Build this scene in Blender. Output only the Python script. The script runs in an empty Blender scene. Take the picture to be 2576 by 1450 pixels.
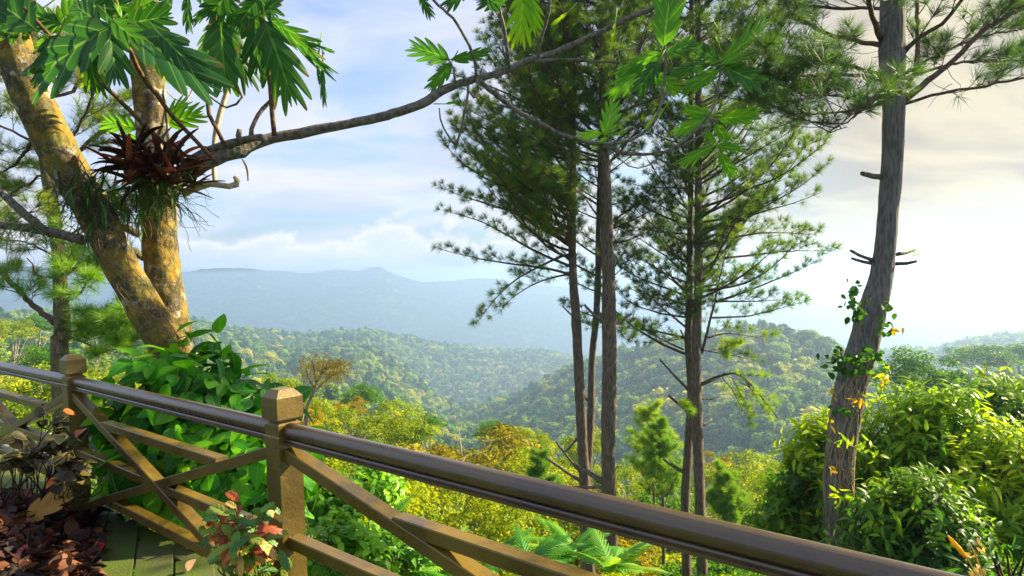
import bpy, math, numpy as np
from mathutils import Vector
RS = np.random.RandomState
sc = bpy.context.scene
COL = sc.collection
rad = math.radians
# ------------------------------------------------------------------ camera
FPX, CX, CY = 1717.0, 1288.0, 725.0          # photograph measured at 2576 x 1450
EYE = np.array([0, 0, 1.55])
_p, _r = rad(-1.5), rad(1.8)
F = np.array([0, math.cos(_p), math.sin(_p)])
_R0 = np.array([1., 0, 0]); _U0 = np.cross(_R0, F)
R = _R0 * math.cos(_r) - _U0 * math.sin(_r); U = np.cross(R, F)
cd = bpy.data.cameras.new('camera'); cam = bpy.data.objects.new('camera', cd); COL.objects.link(cam)
cd.sensor_width = 36; cd.lens = 36 * FPX / 2576; cd.clip_start = 0.05; cd.clip_end = 30000
from mathutils import Matrix
cam.matrix_world = Matrix(((R[0], U[0], -F[0], EYE[0]), (R[1], U[1], -F[1], EYE[1]), (R[2], U[2], -F[2], EYE[2]), (0, 0, 0, 1)))
sc.camera = cam
# ------------------------------------------------------------------ light
SUN_AZ, SUN_EL = 68.0, 29.0                  # degrees right of the view, above the horizon
SUN_STR, SKY_STR, EXPO = 5.0, 0.10, 1.80
HAZE = 0.00042
sd = np.array([math.sin(rad(SUN_AZ)) * math.cos(rad(SUN_EL)), math.cos(rad(SUN_AZ)) * math.cos(rad(SUN_EL)), math.sin(rad(SUN_EL))])
ld = bpy.data.lights.new('sun', 'SUN'); ld.energy = SUN_STR; ld.angle = rad(0.6); ld.color = (1, .85, .55)
lo = bpy.data.objects.new('sun', ld); COL.objects.link(lo); lo.rotation_euler = Vector(sd).to_track_quat('Z', 'Y').to_euler()
vs = sc.view_settings; vs.view_transform = 'Standard'; vs.look = 'None'; vs.exposure = EXPO; vs.gamma = 1
cy = sc.cycles
cy.max_bounces = 6; cy.diffuse_bounces = 3; cy.glossy_bounces = 2; cy.transmission_bounces = 3; cy.transparent_max_bounces = 6
cy.volume_bounces = 1; cy.use_denoising = True; cy.sample_clamp_indirect = 6; cy.caustics_reflective = False; cy.caustics_refractive = False

class NT:
    """small node builder"""
    def __init__(s, tree): s.t = tree; s.n = tree.nodes; s.l = tree.links
    def node(s, typ, ins=None, **kw):
        n = s.n.new(typ)
        for k, v in kw.items(): setattr(n, k, v)
        for k, v in (ins or {}).items(): s.put(n.inputs[k], v)
        return n
    def put(s, sock, v):
        if isinstance(v, bpy.types.NodeSocket): s.l.new(v, sock)
        elif isinstance(v, bpy.types.Node): s.l.new(v.outputs[0], sock)
        else:
            if hasattr(sock.default_value, '__len__') and len(sock.default_value) == 4 and len(v) == 3: v = (*v, 1)
            sock.default_value = v
    def math(s, op, a, b=0.5, c=None, clamp=False):
        n = s.node('ShaderNodeMath', operation=op, use_clamp=clamp); s.put(n.inputs[0], a); s.put(n.inputs[1], b)
        if c is not None: s.put(n.inputs[2], c)
        return n.outputs[0]
    def mix(s, f, a, b, mode='MIX'):
        n = s.node('ShaderNodeMix', data_type='RGBA', blend_type=mode); s.put(n.inputs[0], f); s.put(n.inputs[6], a); s.put(n.inputs[7], b); return n.outputs[2]
    def ramp(s, f, stops):
        n = s.node('ShaderNodeValToRGB'); s.put(n.inputs[0], f); e = n.color_ramp.elements
        while len(e) < len(stops): e.new(0.5)
        for el, (p, c) in zip(e, stops): el.position = p; el.color = (*c, 1) if hasattr(c, '__len__') else (c, c, c, 1)
        return n.outputs[0]
    def noise(s, vec, scale, detail=4, rough=.55, out=0, dist=0):
        n = s.node('ShaderNodeTexNoise', {'Scale': scale, 'Detail': detail, 'Roughness': rough, 'Distortion': dist})
        if vec is not None: s.put(n.inputs['Vector'], vec)
        return n.outputs[out]
    def vor(s, vec, scale, out=0, rnd=1, feature='F1'):
        n = s.node('ShaderNodeTexVoronoi', {'Scale': scale, 'Randomness': rnd}, feature=feature); s.put(n.inputs['Vector'], vec); return n.outputs[out]
    def scale(s, vec, v):
        n = s.node('ShaderNodeVectorMath', operation='MULTIPLY'); s.put(n.inputs[0], vec); s.put(n.inputs[1], v); return n.outputs[0]

# ------------------------------------------------------------------ sky
w = bpy.data.worlds.new('World'); sc.world = w; w.use_nodes = True; w.node_tree.nodes.clear()
g = NT(w.node_tree)
sky = g.node('ShaderNodeTexSky', sky_type='NISHITA', sun_disc=False, sun_elevation=rad(SUN_EL), sun_rotation=rad(SUN_AZ), air_density=1.2, dust_density=1.5, ozone_density=2.5)
skyc = g.scale(sky.outputs[0], (SKY_STR * .50, SKY_STR * .66, SKY_STR * .88))
tc = g.node('ShaderNodeTexCoord').outputs['Generated']
sp = g.node('ShaderNodeSeparateXYZ', {0: tc})
el = g.math('MAXIMUM', sp.outputs[2], 0.0)
hz = g.math('ADD', el, 0.28)
px_ = g.math('DIVIDE', sp.outputs[0], hz); py_ = g.math('DIVIDE', sp.outputs[1], hz)
cv = g.node('ShaderNodeCombineXYZ', {0: px_, 1: py_, 2: 0.0}).outputs[0]
n1 = g.noise(g.scale(cv, (1.1, 1.7, 1)), 1.0, 8, .56, dist=.6)
veil = g.ramp(n1, [(.34, 0.20), (.48, .68), (.58, 1.0)])
dt = g.node('ShaderNodeVectorMath', operation='DOT_PRODUCT'); g.put(dt.inputs[0], tc)
dt.inputs[1].default_value = (math.sin(rad(47)) * math.cos(rad(15)), math.cos(rad(47)) * math.cos(rad(15)), math.sin(rad(15)))
glow = g.math('POWER', g.math('MAXIMUM', dt.outputs['Value'], 0.0), 5.0)
veil = g.math('MAXIMUM', veil, g.math('MULTIPLY', glow, 1.35, clamp=True), clamp=True)
# grey undersides in the bright bank of cloud near the sun
n2 = g.noise(g.scale(cv, (1.5, 2.4, 1)), 1.1, 6, .5, dist=.5)
ccol = g.mix(g.ramp(n2, [(.40, 0.0), (.62, 1.0)]), (.25, .285, .36), (.325, .335, .375))
wcol = g.mix(g.ramp(n2, [(.42, 0.0), (.58, 1.0)]), (.200, .186, .165), (.312, .278, .205))
ccol = g.mix(g.math('MULTIPLY', glow, 1.6, clamp=True), ccol, wcol)
skyv = g.mix(veil, skyc, ccol)
# a low line of cumulus over the far range
azv = g.node('ShaderNodeVectorMath', {0: tc}, operation='NORMALIZE').outputs[0]
n3 = g.noise(g.scale(azv, (9, 9, 15)), 1.0, 7, .56)
elv = g.math('ADD', el, g.math('MULTIPLY', g.math('SUBTRACT', n3, .5), -.17))
cum = g.ramp(elv, [(.0, 0.0), (.012, .5), (.055, .95), (.068, 0.0)])
cumc = g.ramp(elv, [(.01, (.25, .31, .39)), (.045, (.31, .34, .39)), (.062, (.40, .385, .38))])
cumc = g.mix(g.math('MULTIPLY', glow, 1.8, clamp=True), cumc, (.285, .272, .232)); skyv = g.mix(cum, skyv, cumc)
bg = g.node('ShaderNodeBackground', {0: skyv, 1: .82}); g.put(g.node('ShaderNodeOutputWorld').inputs[0], bg)

# ------------------------------------------------------------------ helpers
def ray(x, y): return F + R * (x - CX) / FPX - U * (y - CY) / FPX
def P(x, y, d): return EYE + ray(x, y) * d
def Pz(x, y, z):
    v = ray(x, y); return EYE + v * ((z - EYE[2]) / v[2])
def proj(p):
    q = np.asarray(p, float) - EYE; d = q @ F; return CX + FPX * (q @ R) / d, CY - FPX * (q @ U) / d, d
def nrm(v):
    v = np.asarray(v, float); return v / (np.linalg.norm(v, axis=-1, keepdims=True) + 1e-12)

class Geo:
    """collects vertices and faces (as arrays) and links them as one mesh object"""
    def __init__(s): s.v = []; s.f = []; s.t = []; s.n = 0; s.m = []; s.q = []
    def add(s, v, faces, tint=None, mi=0, uv=None):
        v = np.asarray(v, float).reshape(-1, 3)
        for fa in faces:
            fa = np.asarray(fa, int)
            if len(fa): s.f.append(fa + s.n); s.m.append(mi)
        s.q.append(np.full((len(v), 2), .5) if uv is None else uv); s.v.append(v); s.t.append(np.full(len(v), .5) if tint is None else np.broadcast_to(tint, len(v)).astype(float)); s.n += len(v)
        return s
    def mesh(s, name, mats, origin=(0, 0, 0), smooth=True):
        me = bpy.data.meshes.new(name)
        v = np.concatenate(s.v) - np.asarray(origin, float)
        me.vertices.add(len(v)); me.vertices.foreach_set('co', v.astype(np.float32).ravel())
        idx = np.concatenate([f.ravel() for f in s.f]); cnt = np.concatenate([np.full(len(f), f.shape[1]) for f in s.f])
        mi = np.concatenate([np.full(len(f), m) for f, m in zip(s.f, s.m)])
        me.loops.add(len(idx)); me.loops.foreach_set('vertex_index', idx.astype(np.int32))
        me.polygons.add(len(cnt)); me.polygons.foreach_set('loop_start', np.concatenate([[0], np.cumsum(cnt)[:-1]]).astype(np.int32))
        me.update(calc_edges=True)
        me.polygons.foreach_set('material_index', mi.astype(np.int32))
        me.polygons.foreach_set('use_smooth', np.full(len(cnt), smooth))
        a = me.attributes.new('tint', 'FLOAT', 'POINT'); a.data.foreach_set('value', np.concatenate(s.t).astype(np.float32))
        if any(len(q) and q[0, 0] != .5 or q[-1, 0] != .5 for q in s.q):
            a = me.attributes.new('leafuv', 'FLOAT2', 'POINT'); a.data.foreach_set('vector', np.concatenate(s.q).astype(np.float32).ravel())
        for m in (mats if isinstance(mats, (list, tuple)) else [mats]): me.materials.append(m)
        me.update(); return me
    def obj(s, name, mats, parent=None, smooth=True):
        o0 = parent['_o'] if parent is not None else (0, 0, 0)
        o = bpy.data.objects.new(name, s.mesh(name, mats, o0, smooth)); COL.objects.link(o)
        if parent is not None: o.parent = parent; o['_o'] = list(o0)
        return o
def tag(o, label=None, cat=None, group=None, kind=None):
    for k, v in (('label', label), ('category', cat), ('group', group), ('kind', kind)):
        if v: o[k] = v
    return o
def thing(name, label, cat, loc, group=None):
    o = bpy.data.objects.new(name, None); COL.objects.link(o); o.location = loc; o.empty_display_size = .1
    o['_o'] = [float(c) for c in loc]; return tag(o, label, cat, group)

def frames(axis, up):
    """basis columns: y = axis, z ~ up"""
    y = nrm(axis); x = nrm(np.cross(y, up)); z = np.cross(x, y); return np.stack([x, y, z], -1)
def scatter(geo, tmpl, pos, basis, scale, tint, mi=0):
    tv, tf = tmpl[:2]; n = len(pos); k = len(tv); uv = np.tile(tmpl[2], (n, 1)) if len(tmpl) > 2 else None
    if n == 0: return
    scale = np.asarray(scale, float)
    if scale.ndim == 1: scale = scale[:, None].repeat(3, 1)
    v = np.einsum('nij,nkj->nki', basis, tv[None] * scale[:, None, :]) + pos[:, None, :]
    off = (np.arange(n) * k)[:, None, None]
    geo.add(v.reshape(-1, 3), [(np.asarray(f)[None] + off).reshape(-1, np.asarray(f).shape[1]) for f in tf], np.repeat(np.asarray(tint) * np.ones(n), k), mi, uv)

def smoothpath(pts, step):
    """Catmull-Rom through rows of pts (any number of columns), resampled"""
    p = np.asarray(pts, float)
    if len(p) == 2:
        n = max(2, int(np.linalg.norm(p[1, :3] - p[0, :3]) / step) + 1); t = np.linspace(0, 1, n)[:, None]; return p[0] * (1 - t) + p[1] * t
    q = np.vstack([2 * p[0] - p[1], p, 2 * p[-1] - p[-2]]); out = []
    for i in range(1, len(q) - 2):
        n = max(1, int(np.linalg.norm(q[i + 1, :3] - q[i, :3]) / step))
        t = (np.arange(n) / n)[:, None]
        a, b, c, d = q[i - 1], q[i], q[i + 1], q[i + 2]
        out.append(.5 * (2 * b + (c - a) * t + (2 * a - 5 * b + 4 * c - d) * t ** 2 + (3 * b - a - 3 * c + d) * t ** 3))
    out.append(p[-1:]); return np.vstack(out)
def tube(geo, path, segs=8, rough=0.0, rng=None, mi=0, cap=True, tint=None):
    """path rows x y z r"""
    path = np.asarray(path, float); c, r = path[:, :3], path[:, 3]; n = len(c)
    t = nrm(np.gradient(c, axis=0)); up = np.array([.13, .2, .97]) if abs(t[0] @ [0, 0, 1]) < .9 else np.array([1., .1, 0])
    xs = np.zeros((n, 3)); x = nrm(np.cross(t[0], up))
    for i in range(n): x = nrm(x - t[i] * (x @ t[i])); xs[i] = x
    ys = np.cross(t, xs); a = np.arange(segs) / segs * 2 * math.pi
    rr = r[:, None] * np.ones(segs)
    if rough and rng is not None:
        k = rng.randn(n, segs); k = (k + np.roll(k, 1, 1) + np.roll(k, 1, 0)) / 1.7; rr = rr * (1 + rough * k)
        rr = rr * (1 + rough * 1.2 * np.sin(a * 2 + rng.rand() * 6)[None])
    v = c[:, None] + rr[..., None] * (np.cos(a)[None, :, None] * xs[:, None] + np.sin(a)[None, :, None] * ys[:, None])
    i, j = np.meshgrid(np.arange(n - 1), np.arange(segs), indexing='ij'); j2 = (j + 1) % segs
    f = np.stack([i * segs + j, i * segs + j2, (i + 1) * segs + j2, (i + 1) * segs + j], -1).reshape(-1, 4)
    fs = [f]
    if cap: fs += [np.arange(segs)[None, ::-1], ((n - 1) * segs + np.arange(segs))[None]]
    geo.add(v.reshape(-1, 3), fs, tint, mi)
def limb(geo, pts, d0, d1=None, segs=8, rough=.04, rng=None, step=.12, kink=0.0, mi=0):
    """a branch traced as (column, row, width) at depths running d0..d1; gives it a real 3-D course"""
    d1 = d0 if d1 is None else d1; k = len(pts); rows = []
    for i, q in enumerate(pts):
        d = q[3] if len(q) > 3 else d0 + (d1 - d0) * i / (k - 1)
        rows.append([*P(q[0], q[1], d), q[2] / 2 / FPX * d])
    path = smoothpath(rows, step); path[:, 3] = np.maximum(path[:, 3], .0015)
    if kink and rng is not None: path[1:-1, :3] += rng.randn(len(path) - 2, 3) * kink
    tube(geo, path, segs, rough, rng, mi); return path
def box(geo, c, dx, dy, dz, hx, hy, hz, mi=0, bevel=0.0):
    """oriented box with chamfered long edges (along dx)"""
    c, dx, dy, dz = map(np.asarray, (c, dx, dy, dz)); b = min(bevel, hy * .49, hz * .49)
    if b <= 0: pr = [(-hy, -hz), (hy, -hz), (hy, hz), (-hy, hz)]
    else: pr = [(-hy + b, -hz), (hy - b, -hz), (hy, -hz + b), (hy, hz - b), (hy - b, hz), (-hy + b, hz), (-hy, hz - b), (-hy, -hz + b)]
    m = len(pr); v = [c + dx * s * hx + dy * y + dz * z for s in (-1, 1) for y, z in pr]
    f = [[j, (j + 1) % m, m + (j + 1) % m, m + j] for j in range(m)]
    geo.add(v, [np.array(f), np.arange(m)[None, ::-1], (m + np.arange(m))[None]], None, mi)

# ------------------------------------------------------------------ leaf shapes (y = along the midrib, z = upper side)
def leaf_lobed(nl=4, w=.42, cut=.45, droop=.5, fold=.25, nu=56, nv=3, tipdroop=0., pw=.5):
    u = np.linspace(0, 1, nu)
    env = w * np.sin(np.pi * np.clip(u * .86 + .12, 0, 1)) ** .7
    ph = (u * (nl + .5)) % 1.0
    lob = np.abs(np.sin(np.pi * ph)) ** pw
    lob[u > nl / (nl + .5)] = np.maximum(lob[u > nl / (nl + .5)], .55)
    V = env * (1 - cut + cut * lob); V[-1] = 0.0; V[0] = .01
    ang = np.radians(62 - 45 * u)
    vs_ = []; uv = []
    for sd_ in (-1, 1):
        for k in range(nv + 1):
            t = k / nv * V
            x = sd_ * t * np.sin(ang); y = u * .86 + t * np.cos(ang) * (1 + .35 * lob)
            z = abs(x) * fold - (x ** 2) * droop * 2.2 - .05 * w * (1 - lob) - droop * y ** 2 * .55 - tipdroop * y ** 4
            vs_.append(np.stack([x, y, z], -1)); uv.append(np.stack([np.full(nu, .999 * k / nv), u * (nl + .5)], -1))
    v = np.concatenate(vs_); f = []
    for s in range(2):
        for k in range(nv):
            a = (s * (nv + 1) + k) * nu; b = a + nu; i = np.arange(nu - 1)
            q = np.stack([a + i, a + i + 1, b + i + 1, b + i], -1); f.append(q if s else q[:, ::-1])
    return v, [np.concatenate(f)], np.concatenate(uv)
def leaf_oval(w=.3, droop=.3, fold=.2, n=7, p=1.0, heart=0.0, nx=1):
    u = np.linspace(0, 1, n); hw = w * np.sin(np.pi * u ** (.75 if heart else .9)) ** p
    rows = []; uv = []
    for k in range(-nx, nx + 1):
        x = hw * k / nx; y = u - heart * (abs(k) / nx) * (1 - u) * .25
        rows.append(np.stack([x, y, abs(x) * fold - droop * u ** 2 * .6], -1)); uv.append(np.stack([np.full(n, .999 * abs(k) / nx), (y - abs(x) * .8) * 6], -1))
    v = np.concatenate(rows); f = []
    for k in range(2 * nx):
        i = np.arange(n - 1); f.append(np.stack([k * n + i, (k + 1) * n + i, (k + 1) * n + i + 1, k * n + i + 1], -1))
    return v, [np.concatenate(f)], np.concatenate(uv)
def leaf_quad(w=.35):
    return np.array([[0, 0, 0], [w, .5, .06], [0, 1, -.08], [-w, .5, .06]], float), [np.array([[0, 1, 2, 3]])]
def strap(w=.06, droop=.8, n=9, fold=.4, tipw=.1):
    u = np.linspace(0, 1, n); hw = w * (1 - u ** 3 * (1 - tipw)) * (.7 + .3 * np.minimum(1, u * 4))
    th = np.cumsum(np.full(n, droop * 1.6 / n)) * u; dl = 1 / (n - 1)
    y = np.concatenate([[0], np.cumsum(np.cos(th[:-1]) * dl)]); z = -np.concatenate([[0], np.cumsum(np.sin(th[:-1]) * dl)])
    v = np.concatenate([np.stack([s * hw, y, z + abs(s) * hw * fold], -1) for s in (-1, 0, 1)]); i = np.arange(n - 1)
    return v, [np.concatenate([np.stack([k * n + i, (k + 1) * n + i, (k + 1) * n + i + 1, k * n + i + 1], -1) for k in (0, 1)])]
def tuft(rng, n=26, wd=.02, spread=(12, 75)):
    """a brush of pine needles on the end of a twig that points along y"""
    a = rng.rand(n) * 2 * math.pi; e = np.radians(rng.uniform(*spread, n)); L = rng.uniform(.7, 1.05, n); b = rng.uniform(-.30, .02, n)
    d = np.stack([np.sin(e) * np.cos(a), np.cos(e), np.sin(e) * np.sin(a)], -1)
    s = nrm(np.cross(d, rng.randn(n, 3))) * wd
    base = np.stack([0 * b, b, 0 * b], -1); mid = base + d * (L * .55)[:, None]; tip = base + d * L[:, None]; tip[:, 2] -= .10 * L
    v = np.stack([base - s * .7, base + s * .7, mid + s, tip, mid - s], 1).reshape(-1, 3)
    k = np.arange(n)[:, None] * 5
    return v, [np.concatenate([k + np.array([0, 1, 2, 4])]), np.concatenate([k + np.array([4, 2, 3])])]

# ------------------------------------------------------------------ materials
def mat(name):
    m = bpy.data.materials.new(name); m.use_nodes = True; m.node_tree.nodes.clear(); g = NT(m.node_tree)
    g.m = m; g.out = g.node('ShaderNodeOutputMaterial'); g.obj = g.node('ShaderNodeTexCoord').outputs['Object']; return g
def bsdf(g, color, rough=.6, spec=.5, bump=None, bs=.3, bd=.02, coat=0.0, coatr=.2):
    ins = {'Base Color': color, 'Roughness': rough, 'Specular IOR Level': spec, 'Coat Weight': coat, 'Coat Roughness': coatr}
    b = g.node('ShaderNodeBsdfPrincipled', ins)
    if bump is not None:
        bn = g.node('ShaderNodeBump', {'Strength': bs, 'Distance': bd, 'Height': bump}); g.put(b.inputs['Normal'], bn.outputs[0])
    return b.outputs[0]
def leafmat(name, c0, c1, c2=None, trans=.42, rough=.45, spec=.4, tcol=1.5, nscale=2.0, rand=.7, veins=False):
    """leaf colours run c0..c1..c2 with the leaf's own tint, its plant and a slow noise"""
    g = mat(name)
    t = g.node('ShaderNodeAttribute', attribute_name='tint').outputs['Fac']
    t = g.math('ADD', t, g.math('MULTIPLY', g.math('SUBTRACT', g.noise(g.obj, nscale, 3), .5), .9))
    if rand: t = g.math('ADD', t, g.math('MULTIPLY', g.math('SUBTRACT', g.node('ShaderNodeObjectInfo').outputs['Random'], .5), float(rand)))
    st = [(0.05, c0), (.55, c1)] + ([(.98, c2)] if c2 else [])
    col = g.ramp(t, st)
    if veins:
        lu = g.node('ShaderNodeSeparateXYZ', {0: g.node('ShaderNodeAttribute', attribute_name='leafuv').outputs['Vector']}); ribx = lu.outputs[0]
        fr = g.math('ABSOLUTE', g.math('SUBTRACT', g.math('FRACT', lu.outputs[1]), .5))
        lat = g.ramp(fr, [(.02, 1.), (.055, 0.)]); mid = g.ramp(ribx, [(.035, 1.), (.075, 0.)]); vein = g.math('MAXIMUM', mid, g.math('MULTIPLY', lat, .6))
        col = g.mix(g.math('MULTIPLY', vein, veins), col, tuple(min(1, c * 1.3 + .07) for c in (c2 or c1)))
        brown = g.math('MULTIPLY', g.ramp(ribx, [(.80, 0.), (.97, 1.)]), g.ramp(g.noise(g.obj, 9, 5), [(.52, 0.), (.62, 1.)]))
        col = g.mix(g.math('MULTIPLY', brown, .8), col, (.16, .075, .02))
        b = bsdf(g, col, rough, spec, g.math('SUBTRACT', 1.0, vein), .35, .004)
    else: b = bsdf(g, col, rough, spec)
    tc_ = g.mix(1.0, col, (tcol, tcol * .92, tcol * .35), 'MULTIPLY')
    tr = g.node('ShaderNodeBsdfTranslucent', {'Color': tc_})
    mx = g.node('ShaderNodeMixShader', {0: trans}); g.put(mx.inputs[1], b); g.put(mx.inputs[2], tr); g.put(g.out.inputs[0], mx); return g.m
def barkmat(name, base, dark, lichen=None, moss=None, vs_=(1, 1, .25), sc_=14, lsc=9, bs=.9, amt=.5):
    g = mat(name); v = g.scale(g.obj, vs_)
    n = g.noise(v, sc_, 8, .65); vo = g.vor(g.scale(g.obj, (vs_[0] * 1.0, vs_[1], vs_[2] * .8)), sc_ * 1.6)
    h = g.math('ADD', g.math('MULTIPLY', n, .6), g.math('MULTIPLY', vo, .6))
    col = g.mix(g.ramp(h, [(.25, 0.), (.75, 1.)]), dark, base)
    if lichen:
        wob = g.node('ShaderNodeVectorMath', {0: g.obj, 1: g.scale(g.noise(g.obj, 14, 3, out=1), (.10, .10, .10))}, operation='ADD').outputs[0]
        lv = g.vor(wob, lsc); lm = g.ramp(g.math('ADD', g.math('MULTIPLY', lv, .6), g.math('ADD', g.math('MULTIPLY', g.noise(g.obj, 3.5, 4), .7), g.math('MULTIPLY', g.noise(g.obj, 28, 6, .7), .45))), [(amt, 1.), (amt + .05, 0.)])
        col = g.mix(lm, col, g.mix(g.noise(g.obj, 40), lichen, tuple(c * .72 for c in lichen)))
    if moss:
        mm = g.ramp(g.noise(g.obj, 2.6, 6, .62), [(.42, 0.), (.53, 1.)]); col = g.mix(g.math('MULTIPLY', mm, .88), col, g.mix(g.ramp(g.noise(g.obj, 7, 4), [(.4, 0.), (.6, 1.)]), moss[0], moss[1]))
        dk = g.ramp(g.noise(g.obj, 5.5, 8, .72), [(.50, 0.), (.56, 1.)]); col = g.mix(g.math('MULTIPLY', dk, .72), col, (.045, .038, .026))
        sp_ = g.ramp(g.noise(g.obj, 34, 6, .7), [(.56, 0.), (.62, 1.)]); col = g.mix(g.math('MULTIPLY', sp_, .55), col, (.33, .30, .12))
        h = g.math('ADD', h, g.math('MULTIPLY', g.noise(g.obj, 30, 6, .7), .8))
    g.put(g.out.inputs[0], bsdf(g, col, .85, .2, h, bs, .02)); return g.m

M = {}
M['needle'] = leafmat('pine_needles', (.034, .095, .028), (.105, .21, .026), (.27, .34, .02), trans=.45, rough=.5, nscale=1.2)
M['needle_lit'] = leafmat('young_lit_pine_needles', (.09, .22, .02), (.20, .38, .03), (.40, .50, .04), trans=.4, rough=.5, nscale=1.5)  # young pine green; on old pines a brighter copy with sunlight in its colour
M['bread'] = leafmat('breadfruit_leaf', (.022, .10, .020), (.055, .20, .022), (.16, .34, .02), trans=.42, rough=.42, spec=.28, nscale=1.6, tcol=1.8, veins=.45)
M['bread_lit'] = leafmat('young_lit_breadfruit_leaf', (.07, .25, .012), (.18, .43, .012), (.38, .50, .02), trans=.55, rough=.4, spec=.25, nscale=1.2, tcol=1.6, veins=.45)  # brighter copy of bread for young and sunlit leaves, light put into the colour
M['base_leaf'] = leafmat('broad_climber_leaf', (.018, .13, .012), (.065, .31, .010), (.24, .54, .02), trans=.5, rough=.36, spec=.35, nscale=2.5, tcol=1.7, veins=.25)
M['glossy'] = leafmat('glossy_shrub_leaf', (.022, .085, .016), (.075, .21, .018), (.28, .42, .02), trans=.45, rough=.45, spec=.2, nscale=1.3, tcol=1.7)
M['glossy_lit'] = leafmat('fresh_lit_shrub_leaf', (.12, .26, .010), (.28, .46, .010), (.48, .58, .015), trans=.52, rough=.4, spec=.25, nscale=1.3)  # brighter copy of glossy: sunlight on fresh upper shoots put into the colour
M['lime'] = leafmat('lime_ground_leaf', (.07, .24, .012), (.20, .46, .012), (.40, .60, .03), trans=.45, rough=.45, nscale=1.5)
M['fern'] = leafmat('fern_frond', (.05, .22, .02), (.12, .36, .03), (.25, .45, .04), trans=.45, rough=.5)
M['olive'] = leafmat('olive_gold_crown', (.07, .075, .003), (.28, .24, .003), (.52, .43, .006), trans=.45, rough=.5, spec=.15, nscale=.8, rand=0)
M['yellow'] = leafmat('yellow_green_crown', (.06, .13, .005), (.24, .33, .006), (.52, .52, .010), trans=.45, rough=.5, spec=.15, nscale=.8, rand=0)
M['green'] = leafmat('mid_green_crown', (.018, .075, .006), (.06, .18, .008), (.18, .33, .010), trans=.42, rough=.5, spec=.15, nscale=.8, rand=0)
M['rust'] = leafmat('rust_orange_crown', (.36, .22, .008), (.56, .36, .010), (.70, .52, .02), trans=.42, rough=.55, nscale=.6, rand=False)
M['far_a'] = leafmat('forest_green', (.012, .060, .014), (.060, .17, .015), (.26, .38, .015), trans=.42, rough=.6, spec=.1, nscale=.3, rand=1.2)
M['far_b'] = leafmat('forest_yellow_green', (.06, .13, .008), (.22, .30, .008), (.48, .46, .010), trans=.45, rough=.6, spec=.1, nscale=.3, rand=1.2)
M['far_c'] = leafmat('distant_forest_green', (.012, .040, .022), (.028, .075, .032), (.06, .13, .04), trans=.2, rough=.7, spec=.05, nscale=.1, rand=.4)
M['maroon'] = leafmat('bromeliad_leaf', (.026, .009, .009), (.065, .020, .015), (.15, .035, .022), trans=.2, rough=.35, spec=.5, tcol=1.4)
M['red_tip'] = leafmat('bromeliad_red_leaf', (.12, .02, .015), (.22, .035, .02), (.36, .09, .03), trans=.3, rough=.4, tcol=1.3)
M['strap'] = leafmat('strap_leaf', (.02, .07, .02), (.06, .16, .03), (.16, .26, .04), trans=.3, rough=.4)
M['dry'] = leafmat('dry_rootlet', (.05, .035, .02), (.13, .085, .04), (.26, .17, .07), trans=.1, rough=.8)
M['coleus'] = leafmat('coleus_leaf', (.010, .014, .004), (.040, .028, .008), (.13, .10, .014), trans=.25, rough=.5)
M['coleus_edge'] = leafmat('coleus_edge', (.12, .13, .03), (.20, .20, .05), trans=.3, rough=.5)
M['beg_green'] = leafmat('begonia_green_leaf', (.03, .11, .02), (.10, .24, .03), (.35, .36, .05), trans=.35, rough=.45)
M['beg_red'] = leafmat('begonia_red_leaf', (.12, .02, .008), (.34, .07, .02), (.60, .16, .03), trans=.35, rough=.4, tcol=1.3)
M['litter'] = leafmat('brown_leaf_litter', (.016, .007, .006), (.07, .022, .014), (.28, .10, .03), trans=.15, rough=.7, tcol=1.2)
M['tan'] = leafmat('tan_dead_leaf', (.42, .20, .03), (.60, .34, .06), (.7, .42, .10), trans=.3, rough=.6, tcol=1.2)
M['pink'] = leafmat('pink_fallen_leaf', (.45, .09, .07), (.62, .17, .12), (.7, .3, .15), trans=.3, rough=.5, tcol=1.2)
M['petal'] = leafmat('pale_pink_petal', (.7, .38, .40), (.8, .5, .5), trans=.4, rough=.5, tcol=1.1)
M['bright_red'] = leafmat('bright_red_leaf', (.45, .012, .012), (.62, .03, .03), trans=.3, rough=.5, tcol=1.2)
M['gold'] = leafmat('golden_leaf', (.55, .32, .01), (.75, .50, .02), trans=.4, rough=.5, tcol=1.2)
M['straw'] = leafmat('straw_stem', (.40, .24, .05), (.62, .40, .10), trans=.2, rough=.6, tcol=1.2)
M['bark_bread'] = barkmat('breadfruit_bark', (.12, .095, .07), (.016, .013, .011), (.50, .47, .38), ((.30, .17, .014), (.15, .14, .022)), (1, 1, .6), 12, 10, .9, .75)  # ochre of the moss also carries the gold of the sunlit trunk side
M['bark_branch'] = barkmat('grey_branch_bark', (.17, .145, .12), (.035, .028, .025), (.36, .36, .32), None, (1, 1, 1), 16, 16, .7, .56)
M['bark_stem'] = barkmat('brown_shoot_bark', (.16, .085, .045), (.05, .028, .018), None, None, (1, 1, 1), 20, 16, .5)
M['bark_pale'] = barkmat('pale_shoot_bark', (.52, .42, .30), (.28, .20, .12), (.6, .55, .45), None, (1, 1, 1), 18, 14, .5, .5)
M['bark_pine'] = barkmat('pine_bark', (.165, .12, .09), (.018, .013, .010), (.27, .25, .22), None, (1, 1, .16), 26, 26, 1.0, .45)
M['bark_pine_grey'] = barkmat('grey_pine_bark', (.165, .145, .135), (.045, .038, .036), (.22, .21, .20), None, (1, 1, .22), 24, 24, .55, .45)
M['bark_pine_mossy'] = barkmat('mossy_pine_bark', (.20, .14, .10), (.03, .022, .016), (.34, .34, .26), ((.10, .12, .03), (.16, .13, .04)), (1, 1, .3), 22, 20, 1.0, .5)
M['twig'] = barkmat('pine_twig', (.12, .075, .05), (.045, .028, .02), None, None, (1, 1, 1), 20)
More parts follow.
